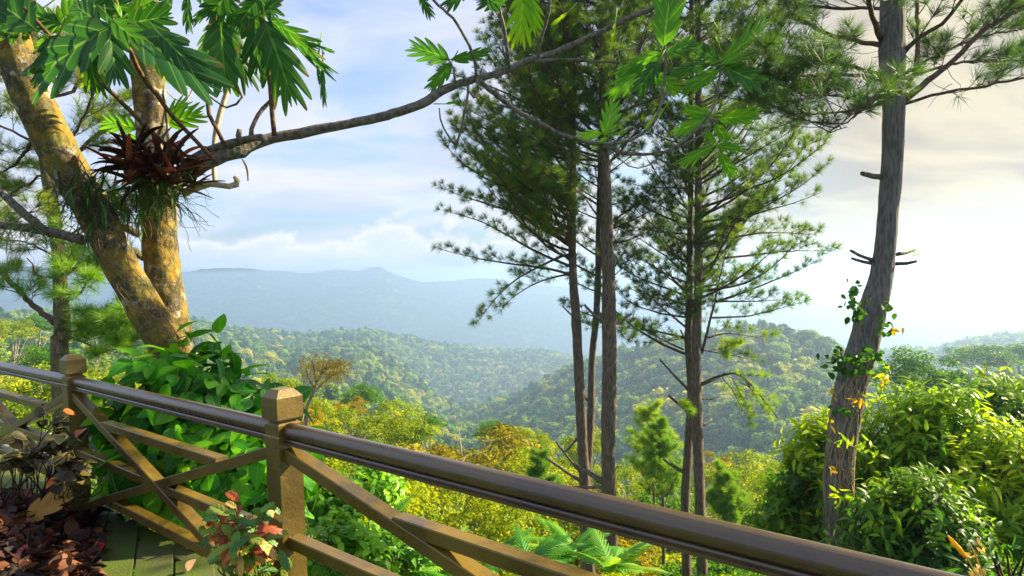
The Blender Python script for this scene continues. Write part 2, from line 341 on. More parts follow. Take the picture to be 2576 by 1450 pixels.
M['root'] = barkmat('climbing_root', (.36, .27, .17), (.16, .11, .06), None, None, (1, 1, 1), 30)
M['trunk_far'] = barkmat('slope_tree_bark', (.34, .28, .22), (.12, .09, .07), None, None, (1, 1, .4), 5)

def painted(name, base, mossy=1.0, gloss=0.0):
    g = mat(name)
    rv = g.node('ShaderNodeMapping', {'Vector': g.obj, 'Rotation': (0, 0, rad(40.4))}).outputs[0]
    brush = g.noise(g.scale(rv, (2.5, 55, 55)), 1.0, 7, .65)
    fine = g.noise(g.obj, 90, 5, .6); mid = g.noise(g.scale(g.obj, (1, 1, 1)), 7, 6, .6); grit = g.vor(g.obj, 160)
    col = g.mix(g.ramp(mid, [(.35, 0.), (.7, 1.)]), base, tuple(c * 1.45 for c in base))
    moss = g.ramp(g.noise(g.obj, 2.2, 7, .65), [(.42, 0.), (.58, 1.)])
    nz = g.node('ShaderNodeSeparateXYZ', {0: g.node('ShaderNodeNewGeometry').outputs['Normal']}).outputs[2]
    moss_sunm = g.math('MULTIPLY', moss, g.ramp(nz, [(-.2, .45 * mossy), (.7, .8 * mossy)]))
    col = g.mix(moss_sunm, col, (.17, .105, .004))  # algae patches whose gold also paints in warm sun on the lit faces
    chips = g.ramp(g.noise(g.obj, 26, 8, .7), [(.66, 0.), (.70, 1.)]); col = g.mix(g.math('MULTIPLY', chips, .45), col, (.17, .125, .09))
    specks = g.ramp(grit, [(.06, 1.), (.12, 0.)]); col = g.mix(g.math('MULTIPLY', specks, .5), col, (.30, .24, .14))
    rough = g.math('ADD', g.math('MULTIPLY', mid, .30), g.math('MULTIPLY', moss_sunm, .30)); rough = g.math('ADD', g.math('ADD', rough, .02), g.math('MULTIPLY', brush, .2)); col = g.mix(g.ramp(brush, [(.58, 0.), (.75, .5)]), col, tuple(c * 2.2 for c in base))
    h = g.math('ADD', g.math('ADD', g.math('MULTIPLY', fine, .2), g.math('MULTIPLY', mid, .6)), g.math('MULTIPLY', brush, .9))
    g.put(g.out.inputs[0], bsdf(g, col, rough, .55, h, .45, .006, .15 + gloss, .18)); return g.m
M['paint'] = painted('brown_gloss_paint', (.054, .035, .006), 1.25)
M['rail'] = painted('handrail_gloss_paint', (.048, .029, .018), .3, .30)
def deckmat():
    g = mat('mossy_deck_boards'); n = g.noise(g.obj, 3.0, 8, .65); st = g.noise(g.scale(g.obj, (20, 20, 20)), 3, 4)
    col = g.mix(g.ramp(n, [(.40, 0.), (.58, 1.)]), (.09, .095, .035), (.085, .135, .012)); col = g.mix(g.math('MULTIPLY', st, .5), col, (.05, .045, .02))
    g.put(g.out.inputs[0], bsdf(g, col, .75, .3, st, .5, .01)); return g.m
M['deck'] = deckmat()
def groundmat():
    g = mat('hill_ground'); n = g.noise(g.obj, .06, 10, .7); n2 = g.noise(g.obj, .9, 5)
    col = g.ramp(g.math('ADD', g.math('MULTIPLY', n, .7), g.math('MULTIPLY', n2, .3)), [(.35, (.018, .034, .012)), (.52, (.040, .072, .018)), (.68, (.10, .12, .028))])
    g.put(g.out.inputs[0], bsdf(g, col, .9, .1, n2, .6, .5)); return g.m
M['ground'] = groundmat()
def simple(name, c0, c1, scl=6, rough=.8):
    g = mat(name); n = g.noise(g.obj, scl, 7, .62); g.put(g.out.inputs[0], bsdf(g, g.mix(g.ramp(n, [(.35, 0.), (.65, 1.)]), c0, c1), rough, .3, n, .4, .01)); return g.m
M['concrete'] = simple('weathered_concrete', (.22, .22, .18), (.14, .17, .09), 4)
M['roof'] = simple('brown_roof', (.12, .08, .065), (.18, .13, .11), 2)
M['wallm'] = simple('shed_wall', (.10, .09, .075), (.07, .065, .05), 2)
M['soil'] = simple('planter_soil', (.030, .020, .014), (.06, .04, .025), 20)

# ------------------------------------------------------------------ terrain
def col_az(c): return math.atan((c - CX) / FPX)
def zrow(c, row, r):
    v = ray(c, row); return EYE[2] + v[2] / math.hypot(v[0], v[1]) * r
COLS = [-300, 0, 300, 500, 750, 930, 1100, 1250, 1430, 1560, 1700, 1850, 1960, 2060, 2130, 2220, 2320, 2420, 2600, 2900]
CREST1 = {1100: (1075, 900), 1250: (1012, 800), 1430: (940, 720), 1560: (905, 680), 1700: (878, 640), 1850: (862, 600), 1960: (852, 580), 2060: (880, 560), 2130: (925, 560), 2220: (970, 540), 2320: (990, 520), 2420: (985, 500), 2600: (970, 480), 2900: (960, 480)}
LEFTC = [(-300, 800, 900), (0, 812, 1000), (300, 822, 1200), (500, 828, 1400), (750, 868, 1450), (930, 838, 1500), (1100, 868, 1600), (1250, 888, 1700), (1430, 905, 1700), (1560, 915, 1700), (1700, 935, 1700), (1960, 925, 1500), (2130, 900, 1400), (2320, 880, 1300), (2420, 866, 1250), (2600, 872, 1200), (2900, 880, 1200)]
FARC = [(-300, 668), (300, 676), (470, 684), (560, 678), (640, 672), (700, 682), (760, 687), (850, 677), (900, 682), (952, 668), (1010, 692), (1060, 704), (1150, 699), (1300, 708), (1430, 722), (1560, 740), (1850, 760), (2130, 770), (2600, 772), (2900, 780)]
def controls(c, right):
    I = lambda tab, k: float(np.interp(c, [t[0] for t in tab], [t[k] for t in tab]))
    pts = [(3.2, -.75), (6, -.95 if c < 700 else -1.3), (12, float(np.interp(c, [0, 600, 900, 1800, 2300], [-3.2, -3.6, -5.0, -4.8, -3.4]))),
           (30, float(np.interp(c, [0, 500, 1000, 2000], [-9.5, -11, -13, -11]))), (60, float(np.interp(c, [0, 500, 1000, 2000], [-17, -20, -25, -24]))), (100, float(np.interp(c, [0, 500, 1000, 2000], [-27, -32, -46, -50])))]
    lc, lr = I(LEFTC, 1), I(LEFTC, 2)
    if right:
        tab = [(k, *v) for k, v in CREST1.items()]; cr, rr = I(tab, 1), I(tab, 2)
        foot = float(np.interp(c, [1000, 1100, 1430, 1900, 2900], [1060, 1105, 1185, 1190, 1150]))
        fr = float(np.interp(c, [1000, 1400, 1900, 2900], [500, 420, 330, 250]))
        pts += [(fr * .62, zrow(c, foot, fr) - 14), (fr, zrow(c, foot, fr)), (rr, zrow(c, cr, rr)), (rr * 1.12, zrow(c, cr, rr) - 12), (rr * 1.35, zrow(c, cr + 60, rr * 1.35) - 30)]
    else:
        pts += [(250, zrow(c, float(np.interp(c, [0, 400, 700, 1000], [960, 985, 1040, 1065])), 250) - 6), (480, zrow(c, float(np.interp(c, [0, 400, 700, 1000], [905, 930, 1000, 1035])), 480)), (700, zrow(c, float(np.interp(c, [0, 400, 700, 1000], [875, 890, 945, 985])), 700))]
    pts += [(lr, zrow(c, lc, lr)), (lr * 1.1, zrow(c, lc, lr) - 14), (lr * 1.4, zrow(c, lc + 30, lr * 1.4) - 30)]
    fc = I(FARC, 1)
    pts += [(2900, zrow(c, 850, 2900)), (3400, zrow(c, fc + 62, 3400)), (4100, zrow(c, fc, 4100)), (4600, zrow(c, fc + 18, 4600)), (6500, -160), (9000, -160)]
    pts.sort(); return pts
NR = 420
TR = np.concatenate([[0.5, 1.6, 2.6], np.geomspace(3.2, 9000, NR)])
TA = np.concatenate([np.arange(-180, -50, 4.), np.arange(-50, 50, .22), np.arange(50, 180.1, 4.)])
_rngt = RS(5)
def vnoise(x, y, s, seed):
    r = RS(seed); T = r.rand(256, 256); x = x / s; y = y / s; xi = np.floor(x).astype(int); yi = np.floor(y).astype(int); fx = x - xi; fy = y - yi
    fx = fx * fx * (3 - 2 * fx); fy = fy * fy * (3 - 2 * fy); q = lambda a, b: T[a % 256, b % 256]
    return (q(xi, yi) * (1 - fx) + q(xi + 1, yi) * fx) * (1 - fy) + (q(xi, yi + 1) * (1 - fx) + q(xi + 1, yi + 1) * fx) * fy - .5
TZ = np.zeros((len(TA), len(TR)))
for i, a in enumerate(TA):
    ac = max(-49., min(49., a)); c = CX + FPX * math.tan(rad(ac)); c = max(-300, min(2900, c)); k = min(1, max(0, (c - 880) / 330)); k = k * k * (3 - 2 * k)
    TZ[i] = sum(wt * np.interp(np.log(TR), np.log([q[0] for q in p]), [q[1] for q in p]) for wt, p in ((1 - k, controls(c, False)), (k, controls(c, True))))
    back = max(0., (abs(a) - 80) / 100.); TZ[i] = TZ[i] * (1 - back) + np.clip(back * 2, 0, 1) * np.minimum(-.8, 0) * back
# smooth across azimuth and range a little, then roughen with gullies
for _ in range(3):
    TZ[1:-1] = (TZ[:-2] + 2 * TZ[1:-1] + TZ[2:]) / 4
for _ in range(4):
    TZ[:, 1:-1] = (TZ[:, :-2] + 2 * TZ[:, 1:-1] + TZ[:, 2:]) / 4
_A, _Rr = np.meshgrid(np.radians(TA), TR, indexing='ij'); _X = _Rr * np.sin(_A); _Y = _Rr * np.cos(_A)
TZ += (vnoise(_X, _Y, 190, 1) * 26 + vnoise(_X, _Y, 80, 2) * 13) * np.clip((_Rr - 160) / 500, 0, 1) * np.clip((7000 - _Rr) / 3000, 0, 1)
TZ += (vnoise(_X + .4 * _Y, _Y, 520, 3) * 120 + vnoise(_X - .5 * _Y, _Y, 240, 7) * 100 + vnoise(_X, _Y, 110, 8) * 35) * np.clip((_Rr - 2500) / 900, 0, 1) * np.clip((3900 - _Rr) / 900, .12, 1) * np.clip((6500 - _Rr) / 1500, 0, 1)
TZ += vnoise(_X, _Y, 9, 4) * 1.6 * np.clip((_Rr - 14) / 60, 0, 1) + vnoise(_X, _Y, 1.3, 6) * .12 * np.clip((_Rr - 3) / 4, 0, 1)
def ground(x, y):
    x = np.asarray(x, float); y = np.asarray(y, float); a = np.degrees(np.arctan2(x, y)); r = np.maximum(np.hypot(x, y), .51)
    ia = np.clip(np.searchsorted(TA, a) - 1, 0, len(TA) - 2); ir = np.clip(np.searchsorted(TR, r) - 1, 0, len(TR) - 2)
    fa = (a - TA[ia]) / (TA[ia + 1] - TA[ia]); fr = (r - TR[ir]) / (TR[ir + 1] - TR[ir])
    return (TZ[ia, ir] * (1 - fa) + TZ[ia + 1, ir] * fa) * (1 - fr) + (TZ[ia, ir + 1] * (1 - fa) + TZ[ia + 1, ir + 1] * fa) * fr
gt = Geo(); na, nr = TZ.shape
i, j = np.meshgrid(np.arange(na - 1), np.arange(nr - 1), indexing='ij')
gt.add(np.stack([_X, _Y, TZ], -1).reshape(-1, 3), [np.stack([i * nr + j, i * nr + j + 1, (i + 1) * nr + j + 1, (i + 1) * nr + j], -1).reshape(-1, 4)])
tag(gt.obj('ground', M['ground']), kind='structure')

# ------------------------------------------------------------------ deck and concrete path
A = np.array([-2.892, 4.462, 0]); B = np.array([-.973, 2.834, 0]); dAB = nrm(B - A); Cc = np.array([.83, 1.26, 0]); dBC = nrm(Cc - B)
Zl = A - nrm(np.array([1.21, -.97, 0])) * 2.5; Cp = B + dBC * 3.55
nOut = nrm(np.array([-dAB[1], dAB[0], 0]));  nOut = nOut if nOut[1] > 0 else -nOut
Zv = np.array([0, 0, 1.])
q0, q1 = Pz(350, 1333, 0), Pz(333, 1450, 0); pd = nrm((q0 - q1) * [1, 1, 0]); pn = np.array([pd[1], -pd[0], 0])
EDGE = .17; gd = Geo(); wp = abs((Pz(438, 1370, 0) - q0) @ pn); rng = RS(3)
def clip_len(base):
    """where a board that starts at base reaches the outer edge under the railing"""
    e0 = A + nOut * EDGE; n = nOut; return ((e0 - base) @ n) / (pd @ n)
for k in range(-16, 30):
    b0 = q0 * [1, 1, 0] + pn * (k + .5) * wp
    L = clip_len(b0)
    if L < -6: continue
    st = b0 - pd * 5; en = b0 + pd * (L - .02)
    if (en - st) @ pd < .3: continue
    h = .018; box(gd, (st + en) / 2 - Zv * (.02 - rng.rand() * .003), pd, pn, Zv, np.linalg.norm(en - st) / 2, wp / 2 - .005, h, 0, .003)
tag(gd.obj('deck', M['deck'], None, False), kind='structure')
gp = Geo(); mid = (Zl + B) / 2; box(gp, mid + nOut * (EDGE + .03) - Zv * .11, dAB, nOut, Zv, 4.6, .05, .10, 0, .004); tag(gp.obj('deck_edge_beam', M['deck'], None, False), kind='structure')
gp = Geo(); pc = Pz(20, 1215, -.28); box(gp, pc * [1, 1, 0] + np.array([-.55, .35, -.42]), dAB, nOut, Zv, 1.35, .55, .13, 0, .015)
tag(gp.obj('path', M['concrete'], None, False), kind='structure')

# ------------------------------------------------------------------ railing
rt = thing('wooden_railing', 'dark brown gloss painted timber railing with crossed braces along the deck edge', 'railing', (B[0], B[1], 0))
def post(p, d):
    n = np.array([-d[1], d[0], 0]); c = np.array([p[0], p[1], 0.]); h = .053
    def lathe4(rows):
        v = []; f = []
        for z, q in rows: v += [c + Zv * z + d * a_ * q + n * b_ * q for a_, b_ in ((-1, -1), (1, -1), (1, 1), (-1, 1))]
        for k in range(len(rows) - 1): f += [[k * 4 + m, k * 4 + (m + 1) % 4, k * 4 + 4 + (m + 1) % 4, k * 4 + 4 + m] for m in range(4)]
        m = len(rows) * 4; g = Geo(); g.add(v, [np.array(f + [[3, 2, 1, 0], [m - 4, m - 3, m - 2, m - 1]])]); return g
    g = lathe4([(-.02, h), (.858, h), (.860, h + .004), (.893, h + .004), (.899, h), (.943, h), (.955, h - .013), (.966, h - .013)])
    po = g.obj('post', M['paint'], rt, False)
    g = Geo(); rows = [(.9655, h - .014), (.9660, h + .004), (.969, h + .007), (1.056, h + .007), (1.060, h + .004), (1.088, h - .020), (1.0895, 0.002)]
    v = []; f = []
    for z, s in rows: v += [c + Zv * z + d * a * s + n * b * s for a, b in ((-1, -1), (1, -1), (1, 1), (-1, 1))]
    for k in range(len(rows) - 1): f += [[k * 4 + m, k * 4 + (m + 1) % 4, k * 4 + 4 + (m + 1) % 4, k * 4 + 4 + m] for m in range(4)]
    g.add(v, [np.array(f)]); cp = g.obj('cap', M['paint'], None, False)
    cp.parent = po; cp.data.transform(Matrix.Translation(-Vector(rt['_o'])))
for p, d in ((Zl, dAB), (A, dAB), (B, dAB), (Cp, dBC)): post(p, d)
def handrail(p0, p1):
    d = nrm(p1 - p0); n = np.array([-d[1], d[0], 0]); L = np.linalg.norm(p1 - p0)
    # profile (across, height): round top, groove, stepped fillets below
    pr = [(.034 * math.sin(t), .9165 + .0335 * math.cos(t)) for t in np.radians(np.linspace(-128, 128, 25))]
    pr += [(.019, .8900), (.026, .888), (.028, .883), (.024, .881), (.024, .877), (.033, .8755), (.033, .866), (-.033, .866), (-.033, .8755), (-.024, .877), (-.024, .881), (-.028, .883), (-.026, .888), (-.019, .8900)]
    m = len(pr); ns = 2; s0, s1 = .0535, L - .0535; g = Geo(); v = []
    for s in np.linspace(s0, s1, ns): v += [p0 * [1, 1, 0] + d * s + n * a + Zv * z for a, z in pr]
    f = [[k * m + q, k * m + (q + 1) % m, (k + 1) * m + (q + 1) % m, (k + 1) * m + q] for k in range(ns - 1) for q in range(m)]
    g.add(v, [np.array(f)]); o = g.obj('handrail', M['rail'], rt, False)
    sm = np.zeros(len(o.data.polygons), bool); sm[:24] = True; o.data.polygons.foreach_set('use_smooth', sm)
def bay(p0, p1):
    d = nrm(p1 - p0); n = np.array([-d[1], d[0], 0]); L = np.linalg.norm(p1 - p0); hy, hz = .033, .0245
    handrail(p0, p1); top, bot = .815, .085; a0, a1 = .053, L - .053
    pt = lambda s, z: np.array([p0[0], p0[1], 0]) + d * s + Zv * z
    def member(s0, z0, s1, z1, name, off=0.0, w=hy):
        a, b = pt(s0, z0), pt(s1, z1); ax = nrm(b - a); up = nrm(np.cross(ax, n)) ; g = Geo()
        box(g, (a + b) / 2 + n * off, ax, n, up, np.linalg.norm(b - a) / 2, w, hz, 0, .004); g.obj(name, M['paint'], rt, False)
    member(a0 - .02, top + .012, a1 + .02, bot, 'brace', 0.0, hy); member(a0 - .02, bot, a1 + .02, top + .012, 'brace', .003, hy + .0)
    sl = (top + .012 - bot) / (a1 - a0 + .04)
    for z, nm in ((.690, 'upper_rail'), (.232, 'lower_rail')):
        s = abs((.5 * (top + .012 + bot) - z)) / sl; member(L / 2 - s + .06, z, L / 2 + s - .06, z, nm, .0015, hy - .002)
    zm = .5 * (top + bot) + .006; member(a0 - .005, zm, L / 2 - .085, zm, 'middle_rail', .001, hy - .003); member(L / 2 + .085, zm, a1 + .005, zm, 'middle_rail', .001, hy - .003)
bay(Zl, A); bay(A, B); bay(B, Cp)

# ------------------------------------------------------------------ forest on the hills: one mass, built from crown shapes
def crown_geo(rng, rx, rz, nclump, ncard, csize, shell=.62, tv=leaf_quad(.38), flat=.55, base=.0, crr=(.25, .48), spread=(.45, .80)):
    """leaf cards gathered in clumps over an uneven crown; centre at height rz, bottom at 0"""
    g = Geo(); cc = nrm(rng.randn(nclump, 3)); cc[:, 2] = np.abs(cc[:, 2]) * 1.1 - .25; cr = rng.uniform(*crr, nclump)
    cc = cc * rng.uniform(*spread, (nclump, 1)); per = (ncard * cr ** 2 / (cr ** 2).sum()).astype(int) + 3
    pos = []; nn = []; tt = []
    for k in range(nclump):
        u = nrm(rng.randn(per[k], 3)); u[:, 2] = np.where(u[:, 2] < -.35, -u[:, 2], u[:, 2]); rr = rng.uniform(shell, 1.05, (per[k], 1)) ** .7
        pos.append(cc[k] + u * rr * cr[k]); nn.append(u * .8 + nrm(cc[k]) * .35 + [0, 0, .3]); tt.append(np.full(per[k], rng.uniform(.25, .75)) + rng.uniform(-.22, .22, per[k]))
    pos = np.concatenate(pos) * [rx, rx, rz]; pos[:, 2] += rz * .75 + base; nn = nrm(np.concatenate(nn)); tt = np.concatenate(tt)
    ax = nrm(np.cross(nn, rng.randn(*nn.shape)) + rng.randn(*nn.shape) * flat * .6 + [0, 0, -.25])
    scatter(g, tv, pos, frames(ax, nn + rng.randn(*nn.shape) * flat), csize * rng.uniform(.7, 1.3, len(pos)), tt); return g
def variants(prefix, makers):
    c = bpy.data.collections.new(prefix)
    for k, (geo, ms) in enumerate(makers):
        o = bpy.data.objects.new('%s_%02d' % (prefix, k), geo.mesh(prefix, ms)); c.objects.link(o)
    return c
def instancer(name, pos, rotz, scale, idx, coll, tilt=None):
    me = bpy.data.meshes.new(name); me.vertices.add(len(pos)); me.vertices.foreach_set('co', np.asarray(pos, np.float32).ravel())
    rot = np.zeros((len(pos), 3), np.float32); rot[:, 2] = rotz
    if tilt is not None: rot[:, :2] = tilt
    sc3 = np.asarray(scale, np.float32); sc3 = sc3[:, None].repeat(3, 1) if sc3.ndim == 1 else sc3
    for nm, ty, arr in (('rot', 'FLOAT_VECTOR', rot), ('scl', 'FLOAT_VECTOR', sc3)):
        a = me.attributes.new(nm, ty, 'POINT'); a.data.foreach_set('vector', arr.ravel())
    a = me.attributes.new('idx', 'INT', 'POINT'); a.data.foreach_set('value', np.asarray(idx, np.int32))
    o = bpy.data.objects.new(name, me); COL.objects.link(o)
    t = bpy.data.node_groups.new(name, 'GeometryNodeTree'); t.interface.new_socket('Geometry', in_out='INPUT', socket_type='NodeSocketGeometry'); t.interface.new_socket('Geometry', in_out='OUTPUT', socket_type='NodeSocketGeometry')
    N = t.nodes; gi = N.new('NodeGroupInput'); go = N.new('NodeGroupOutput'); ip = N.new('GeometryNodeInstanceOnPoints'); ci = N.new('GeometryNodeCollectionInfo')
    ci.inputs['Collection'].default_value = coll; ci.inputs['Separate Children'].default_value = True; ci.inputs['Reset Children'].default_value = True; ip.inputs['Pick Instance'].default_value = True
    t.links.new(gi.outputs[0], ip.inputs['Points']); t.links.new(ci.outputs[0], ip.inputs['Instance']); t.links.new(ip.outputs[0], go.inputs[0])
    for nm, ty, sk in (('rot', 'FLOAT_VECTOR', 'Rotation'), ('scl', 'FLOAT_VECTOR', 'Scale'), ('idx', 'INT', 'Instance Index')):
        a = N.new('GeometryNodeInputNamedAttribute'); a.data_type = ty; a.inputs['Name'].default_value = nm
        t.links.new([s for s in a.outputs if s.enabled][0], ip.inputs[sk])
    md = o.modifiers.new('scatter', 'NODES'); md.node_group = t; return o
rng = RS(11); mk = []
for k in range(8):
    g = crown_geo(rng, rng.uniform(5.0, 6.5), rng.uniform(4.5, 6.5), rng.randint(9, 16), 620, 1.25); mk.append((g, M['far_a' if k % 4 else 'far_b']))
for k in range(2):   # tall narrow crowns
    g = crown_geo(rng, 3.2, 7.5, 12, 480, 1.1); mk.append((g, M['far_a']))
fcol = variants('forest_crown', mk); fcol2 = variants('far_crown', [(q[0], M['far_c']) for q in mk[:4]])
_rt = []; n = 60000
a = rng.uniform(-46, 46, n); r = np.sqrt(rng.uniform(120 ** 2, 1800 ** 2, n)); keepd = rng.rand(n) < np.where(r < 1000, 1., .8)
n2_ = 6000; a = np.concatenate([a[keepd], rng.uniform(-46, 46, n2_)]); r = np.concatenate([r[keepd], np.sqrt(rng.uniform(90 ** 2, 500 ** 2, n2_))])
x = r * np.sin(np.radians(a)); y = r * np.cos(np.radians(a)); z = ground(x, y)
# leave out what the terrain hides with room to spare
H = np.maximum.accumulate((TZ - EYE[2]) / TR[None], axis=1)
ia = np.clip(np.searchsorted(TA, a), 0, len(TA) - 1); ir = np.clip(np.searchsorted(TR, r * .93), 0, len(TR) - 1)
vis = (z + 24 - EYE[2]) / r > H[ia, ir]; x, y, z, r = x[vis], y[vis], z[vis], r[vis]
hc = P(20, 836, 850); SHED_Z = float(ground(hc[0], hc[1])); clr = (np.hypot(x - hc[0], y - hc[1]) > 16) & ~((np.abs(x / y * hc[1] - hc[0]) < 14) & (y < hc[1]) & (y > hc[1] - 90)); x, y, z, r = x[clr], y[clr], z[clr], r[clr]
pick = vnoise(x, y, 60, 9) + rng.uniform(-.5, .5, len(x)) * .9
idx = np.where(pick > .22, rng.choice([0, 4], len(x)), rng.choice([1, 2, 3, 5, 6, 7, 8, 9, 1, 2, 3], len(x)))
s = (.5 + .95 * rng.rand(len(x)) ** 1.6) * np.where(r > 900, 1.15, 1.0) * np.clip(r / 220, .55, 1)
tag(instancer('forest', np.stack([x, y, z - 1.5 + rng.rand(len(x)) * 2.5], -1), rng.rand(len(x)) * 6.28, s, idx, fcol), 'dense broadleaf forest covering the near and middle hills', 'forest', None, 'stuff')
n = 22000; a = rng.uniform(-40, 14, n); r = np.sqrt(rng.uniform(2600 ** 2, 4300 ** 2, n)); x = r * np.sin(np.radians(a)); y = r * np.cos(np.radians(a))
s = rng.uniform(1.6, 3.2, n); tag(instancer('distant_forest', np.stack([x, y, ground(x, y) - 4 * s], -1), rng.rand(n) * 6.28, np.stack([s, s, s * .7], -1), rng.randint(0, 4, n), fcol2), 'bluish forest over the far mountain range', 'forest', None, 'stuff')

# ------------------------------------------------------------------ haze
zt = 34.; hb = Geo(); box(hb, (0, 0, (zt - 420) / 2), np.array([1., 0, 0]), np.array([0, 1., 0]), Zv, 9300, 9300, (zt + 420) / 2)
g = mat('haze'); vol = g.node('ShaderNodeVolumePrincipled', {'Color': (.47, .66, 1.0), 'Density': HAZE, 'Anisotropy': .48}); g.put(g.out.inputs['Volume'], vol)
tag(hb.obj('haze', g.m, None, False), kind='stuff')

# ------------------------------------------------------------------ pines
TUFTS = [tuft(RS(40 + k), 32, .015) for k in range(4)]
TUFTS_FINE = [tuft(RS(60 + k), 34, .011, (10, 80)) for k in range(4)]
def pine_bough(wood, tufts, start, dirv, length, r0, rng, up=.25, droop=0.0, dens=1.0, twigs=1.0, tl=.55):
    """a bough that carries side twigs, its brushes of needles listed in tufts as (position, direction)"""
    n = max(5, int(length / .18)); d = nrm(dirv); p = np.array(start, float); rows = [[*p, r0]]
    for k in range(n):
        t = (k + 1) / n; d = nrm(d + np.array([0, 0, up * .16 - droop * .12]) + rng.randn(3) * .055); p = p + d * length / n; rows.append([*p, r0 * (1 - .86 * t)])
    rows = np.array(rows); tube(wood, rows, 5, 0, None, 0, False)
    side = 1
    k0 = int(n * .22)
    for k in range(k0, n + 1):
        t = k / n
        for q in range(2 if rng.rand() < .75 * twigs else 1):
            side = -side; dd = nrm(rows[min(k, n), :3] - rows[max(0, k - 1), :3]); lat = nrm(np.cross(dd, [0, 0, 1])) * side
            L = tl * (1.15 - .65 * t) * rng.uniform(.55, 1.2) * min(1, length / 1.6)
            td = nrm(dd * .75 + lat * rng.uniform(.45, 1.0) + np.array([0, 0, rng.uniform(-.15, .55)])); m = max(2, int(L / .13)); pp = rows[k, :3].copy(); tr = [[*pp, .006]]
            for u in range(m):
                td = nrm(td + [0, 0, .13] + rng.randn(3) * .14); pp = pp + td * L / m; tr.append([*pp, .006 - .004 * (u + 1) / m])
                if u >= m * .25 and rng.rand() < .95 * dens: tufts.append((pp.copy(), td.copy()))
            tufts.append((pp.copy(), td.copy())); tube(wood, np.array(tr), 3, 0, None, 0, False)
    tufts.append((rows[-1, :3], d))
    return rows
def put_tufts(geo, tufts, rng, size=.20, tint=.45, var=.22, tm=None, mi=0):
    tm = tm or TUFTS; pos = np.array([t[0] for t in tufts]); d = np.array([t[1] for t in tufts]); k = rng.randint(0, len(tm), len(pos))
    for q in range(len(tm)):
        s = k == q
        if s.any(): scatter(geo, tm[q], pos[s], frames(d[s] + rng.randn(s.sum(), 3) * .15, rng.randn(s.sum(), 3)), size * rng.uniform(.75, 1.2, s.sum()), tint + rng.uniform(-var, var, s.sum()), mi)
def stub(geo, x, y, x2, y2, d, w_, dd=0.0):
    limb(geo, [(x, y, w_ * 1.2), ((x + x2) / 2, (y + y2) / 2 + 2, w_), (x2, y2, w_ * .8)], d, d + dd, 6, .08, RS(int(x + y2)), .06)
def trunk_path(pts, d): return [[*P(x, y, d), w_ * .93 / 2 / FPX * d] for x, y, w_ in pts]
def pine(label, d, pts, low, top, seed, lens=(2.6, 3.4), nb=60, azr=(-180, 180), mat_='needle', size=.20, extra=None, stubs=(), dens=1.0, bark='bark_pine', tint=.42, rise=.55, wt=1.0, group='tall pines beyond the railing'):
    """trunk traced at depth d; boughs from row low upwards; top rows are above the picture"""
    rng = RS(seed); x0, y0, w0 = pts[-1]; base = P(x0, y0, d); gz = float(ground(base[0], base[1])); base[2] = gz
    root = thing('pine_tree', label, 'pine tree', base, group); rows = trunk_path(pts, d)
    rows.append([*base, rows[-1][3] * 1.12]); rows.append([base[0], base[1], gz - .4, rows[-1][3] * 1.3]); path = smoothpath(rows, .16)
    g = Geo(); tube(g, path, 14, .045, rng); g.obj('trunk', M[bark], root)
    if stubs:
        for s in stubs: g = Geo(); stub(g, s[0], s[1], s[2], s[3], d, s[4] if len(s) > 4 else 7, s[5] if len(s) > 5 else 0.2); g.obj('branch_stub', M['bark_branch'], root)
    wood = Geo(); tf = []; ys = np.array([q[1] for q in pts]); xs = np.array([q[0] for q in pts])
    nb = int(nb * 1.38)
    for k in range(nb):
        row = low + (top - low) * ((k + rng.rand()) / nb); x = np.interp(row, ys, xs); az = rad(rng.uniform(*azr)); st = P(x, row, d)
        f = (low - row) / (low - top); L = rng.uniform(*lens) * (1 - .55 * f ** 1.5)
        dv = np.array([math.sin(az), math.cos(az), rng.uniform(.05, rise)]); pine_bough(wood, tf, st, dv, L, .012 + .009 * L, rng, .35, .1, dens, wt)
    if extra:
        for e in extra:   # explicit boughs: start px, end px, depth shift
            s = P(e[0], e[1], d); en = P(e[2], e[3], d + e[4]); L = np.linalg.norm(en - s); dr = e[5] if len(e) > 5 else .1
            pine_bough(wood, tf, s, en - s, L, .012 + .008 * L, rng, .1, dr, e[6] if len(e) > 6 else dens, wt)
    if not tf: return root
    wood.obj('bough', M['twig'], root, False)
    cg = Geo(); put_tufts(cg, tf, rng, size, tint); cg.obj('crown', M[mat_], root, False); CONEQ.append((root, tf, seed)); return root
D = 16.5; CONEQ = []
pine('slender pine with bare lower trunk and its crown spreading left over the valley', D, [(1400, -900, 8), (1432, -300, 14), (1440, 100, 16), (1441, 400, 18), (1440, 650, 20), (1452, 850, 25), (1462, 1050, 27), (1470, 1200, 28), (1480, 1372, 30)], 655, -700, 21, (2.6, 3.7), 140, (-165, 20), extra=[(1440, 690, 1108, 628, -.6, .3), (1440, 672, 1120, 540, .4), (1440, 640, 1150, 690, -.9, .5), (1441, 600, 1112, 480, 0), (1441, 560, 1130, 400, .6), (1441, 500, 1120, 350, -.5), (1441, 470, 1110, 280, .5), (1440, 520, 1300, 380, -2.), (1440, 690, 1230, 690, .8, .4), (1440, 320, 1110, 160, -.5), (1440, 250, 1150, 30, .4)],
     stubs=[(1448, 800, 1415, 770, 5), (1462, 1090, 1420, 1140, 6), (1468, 1215, 1372, 1150, 8), (1470, 1200, 1398, 1110, 7)], dens=1.0)
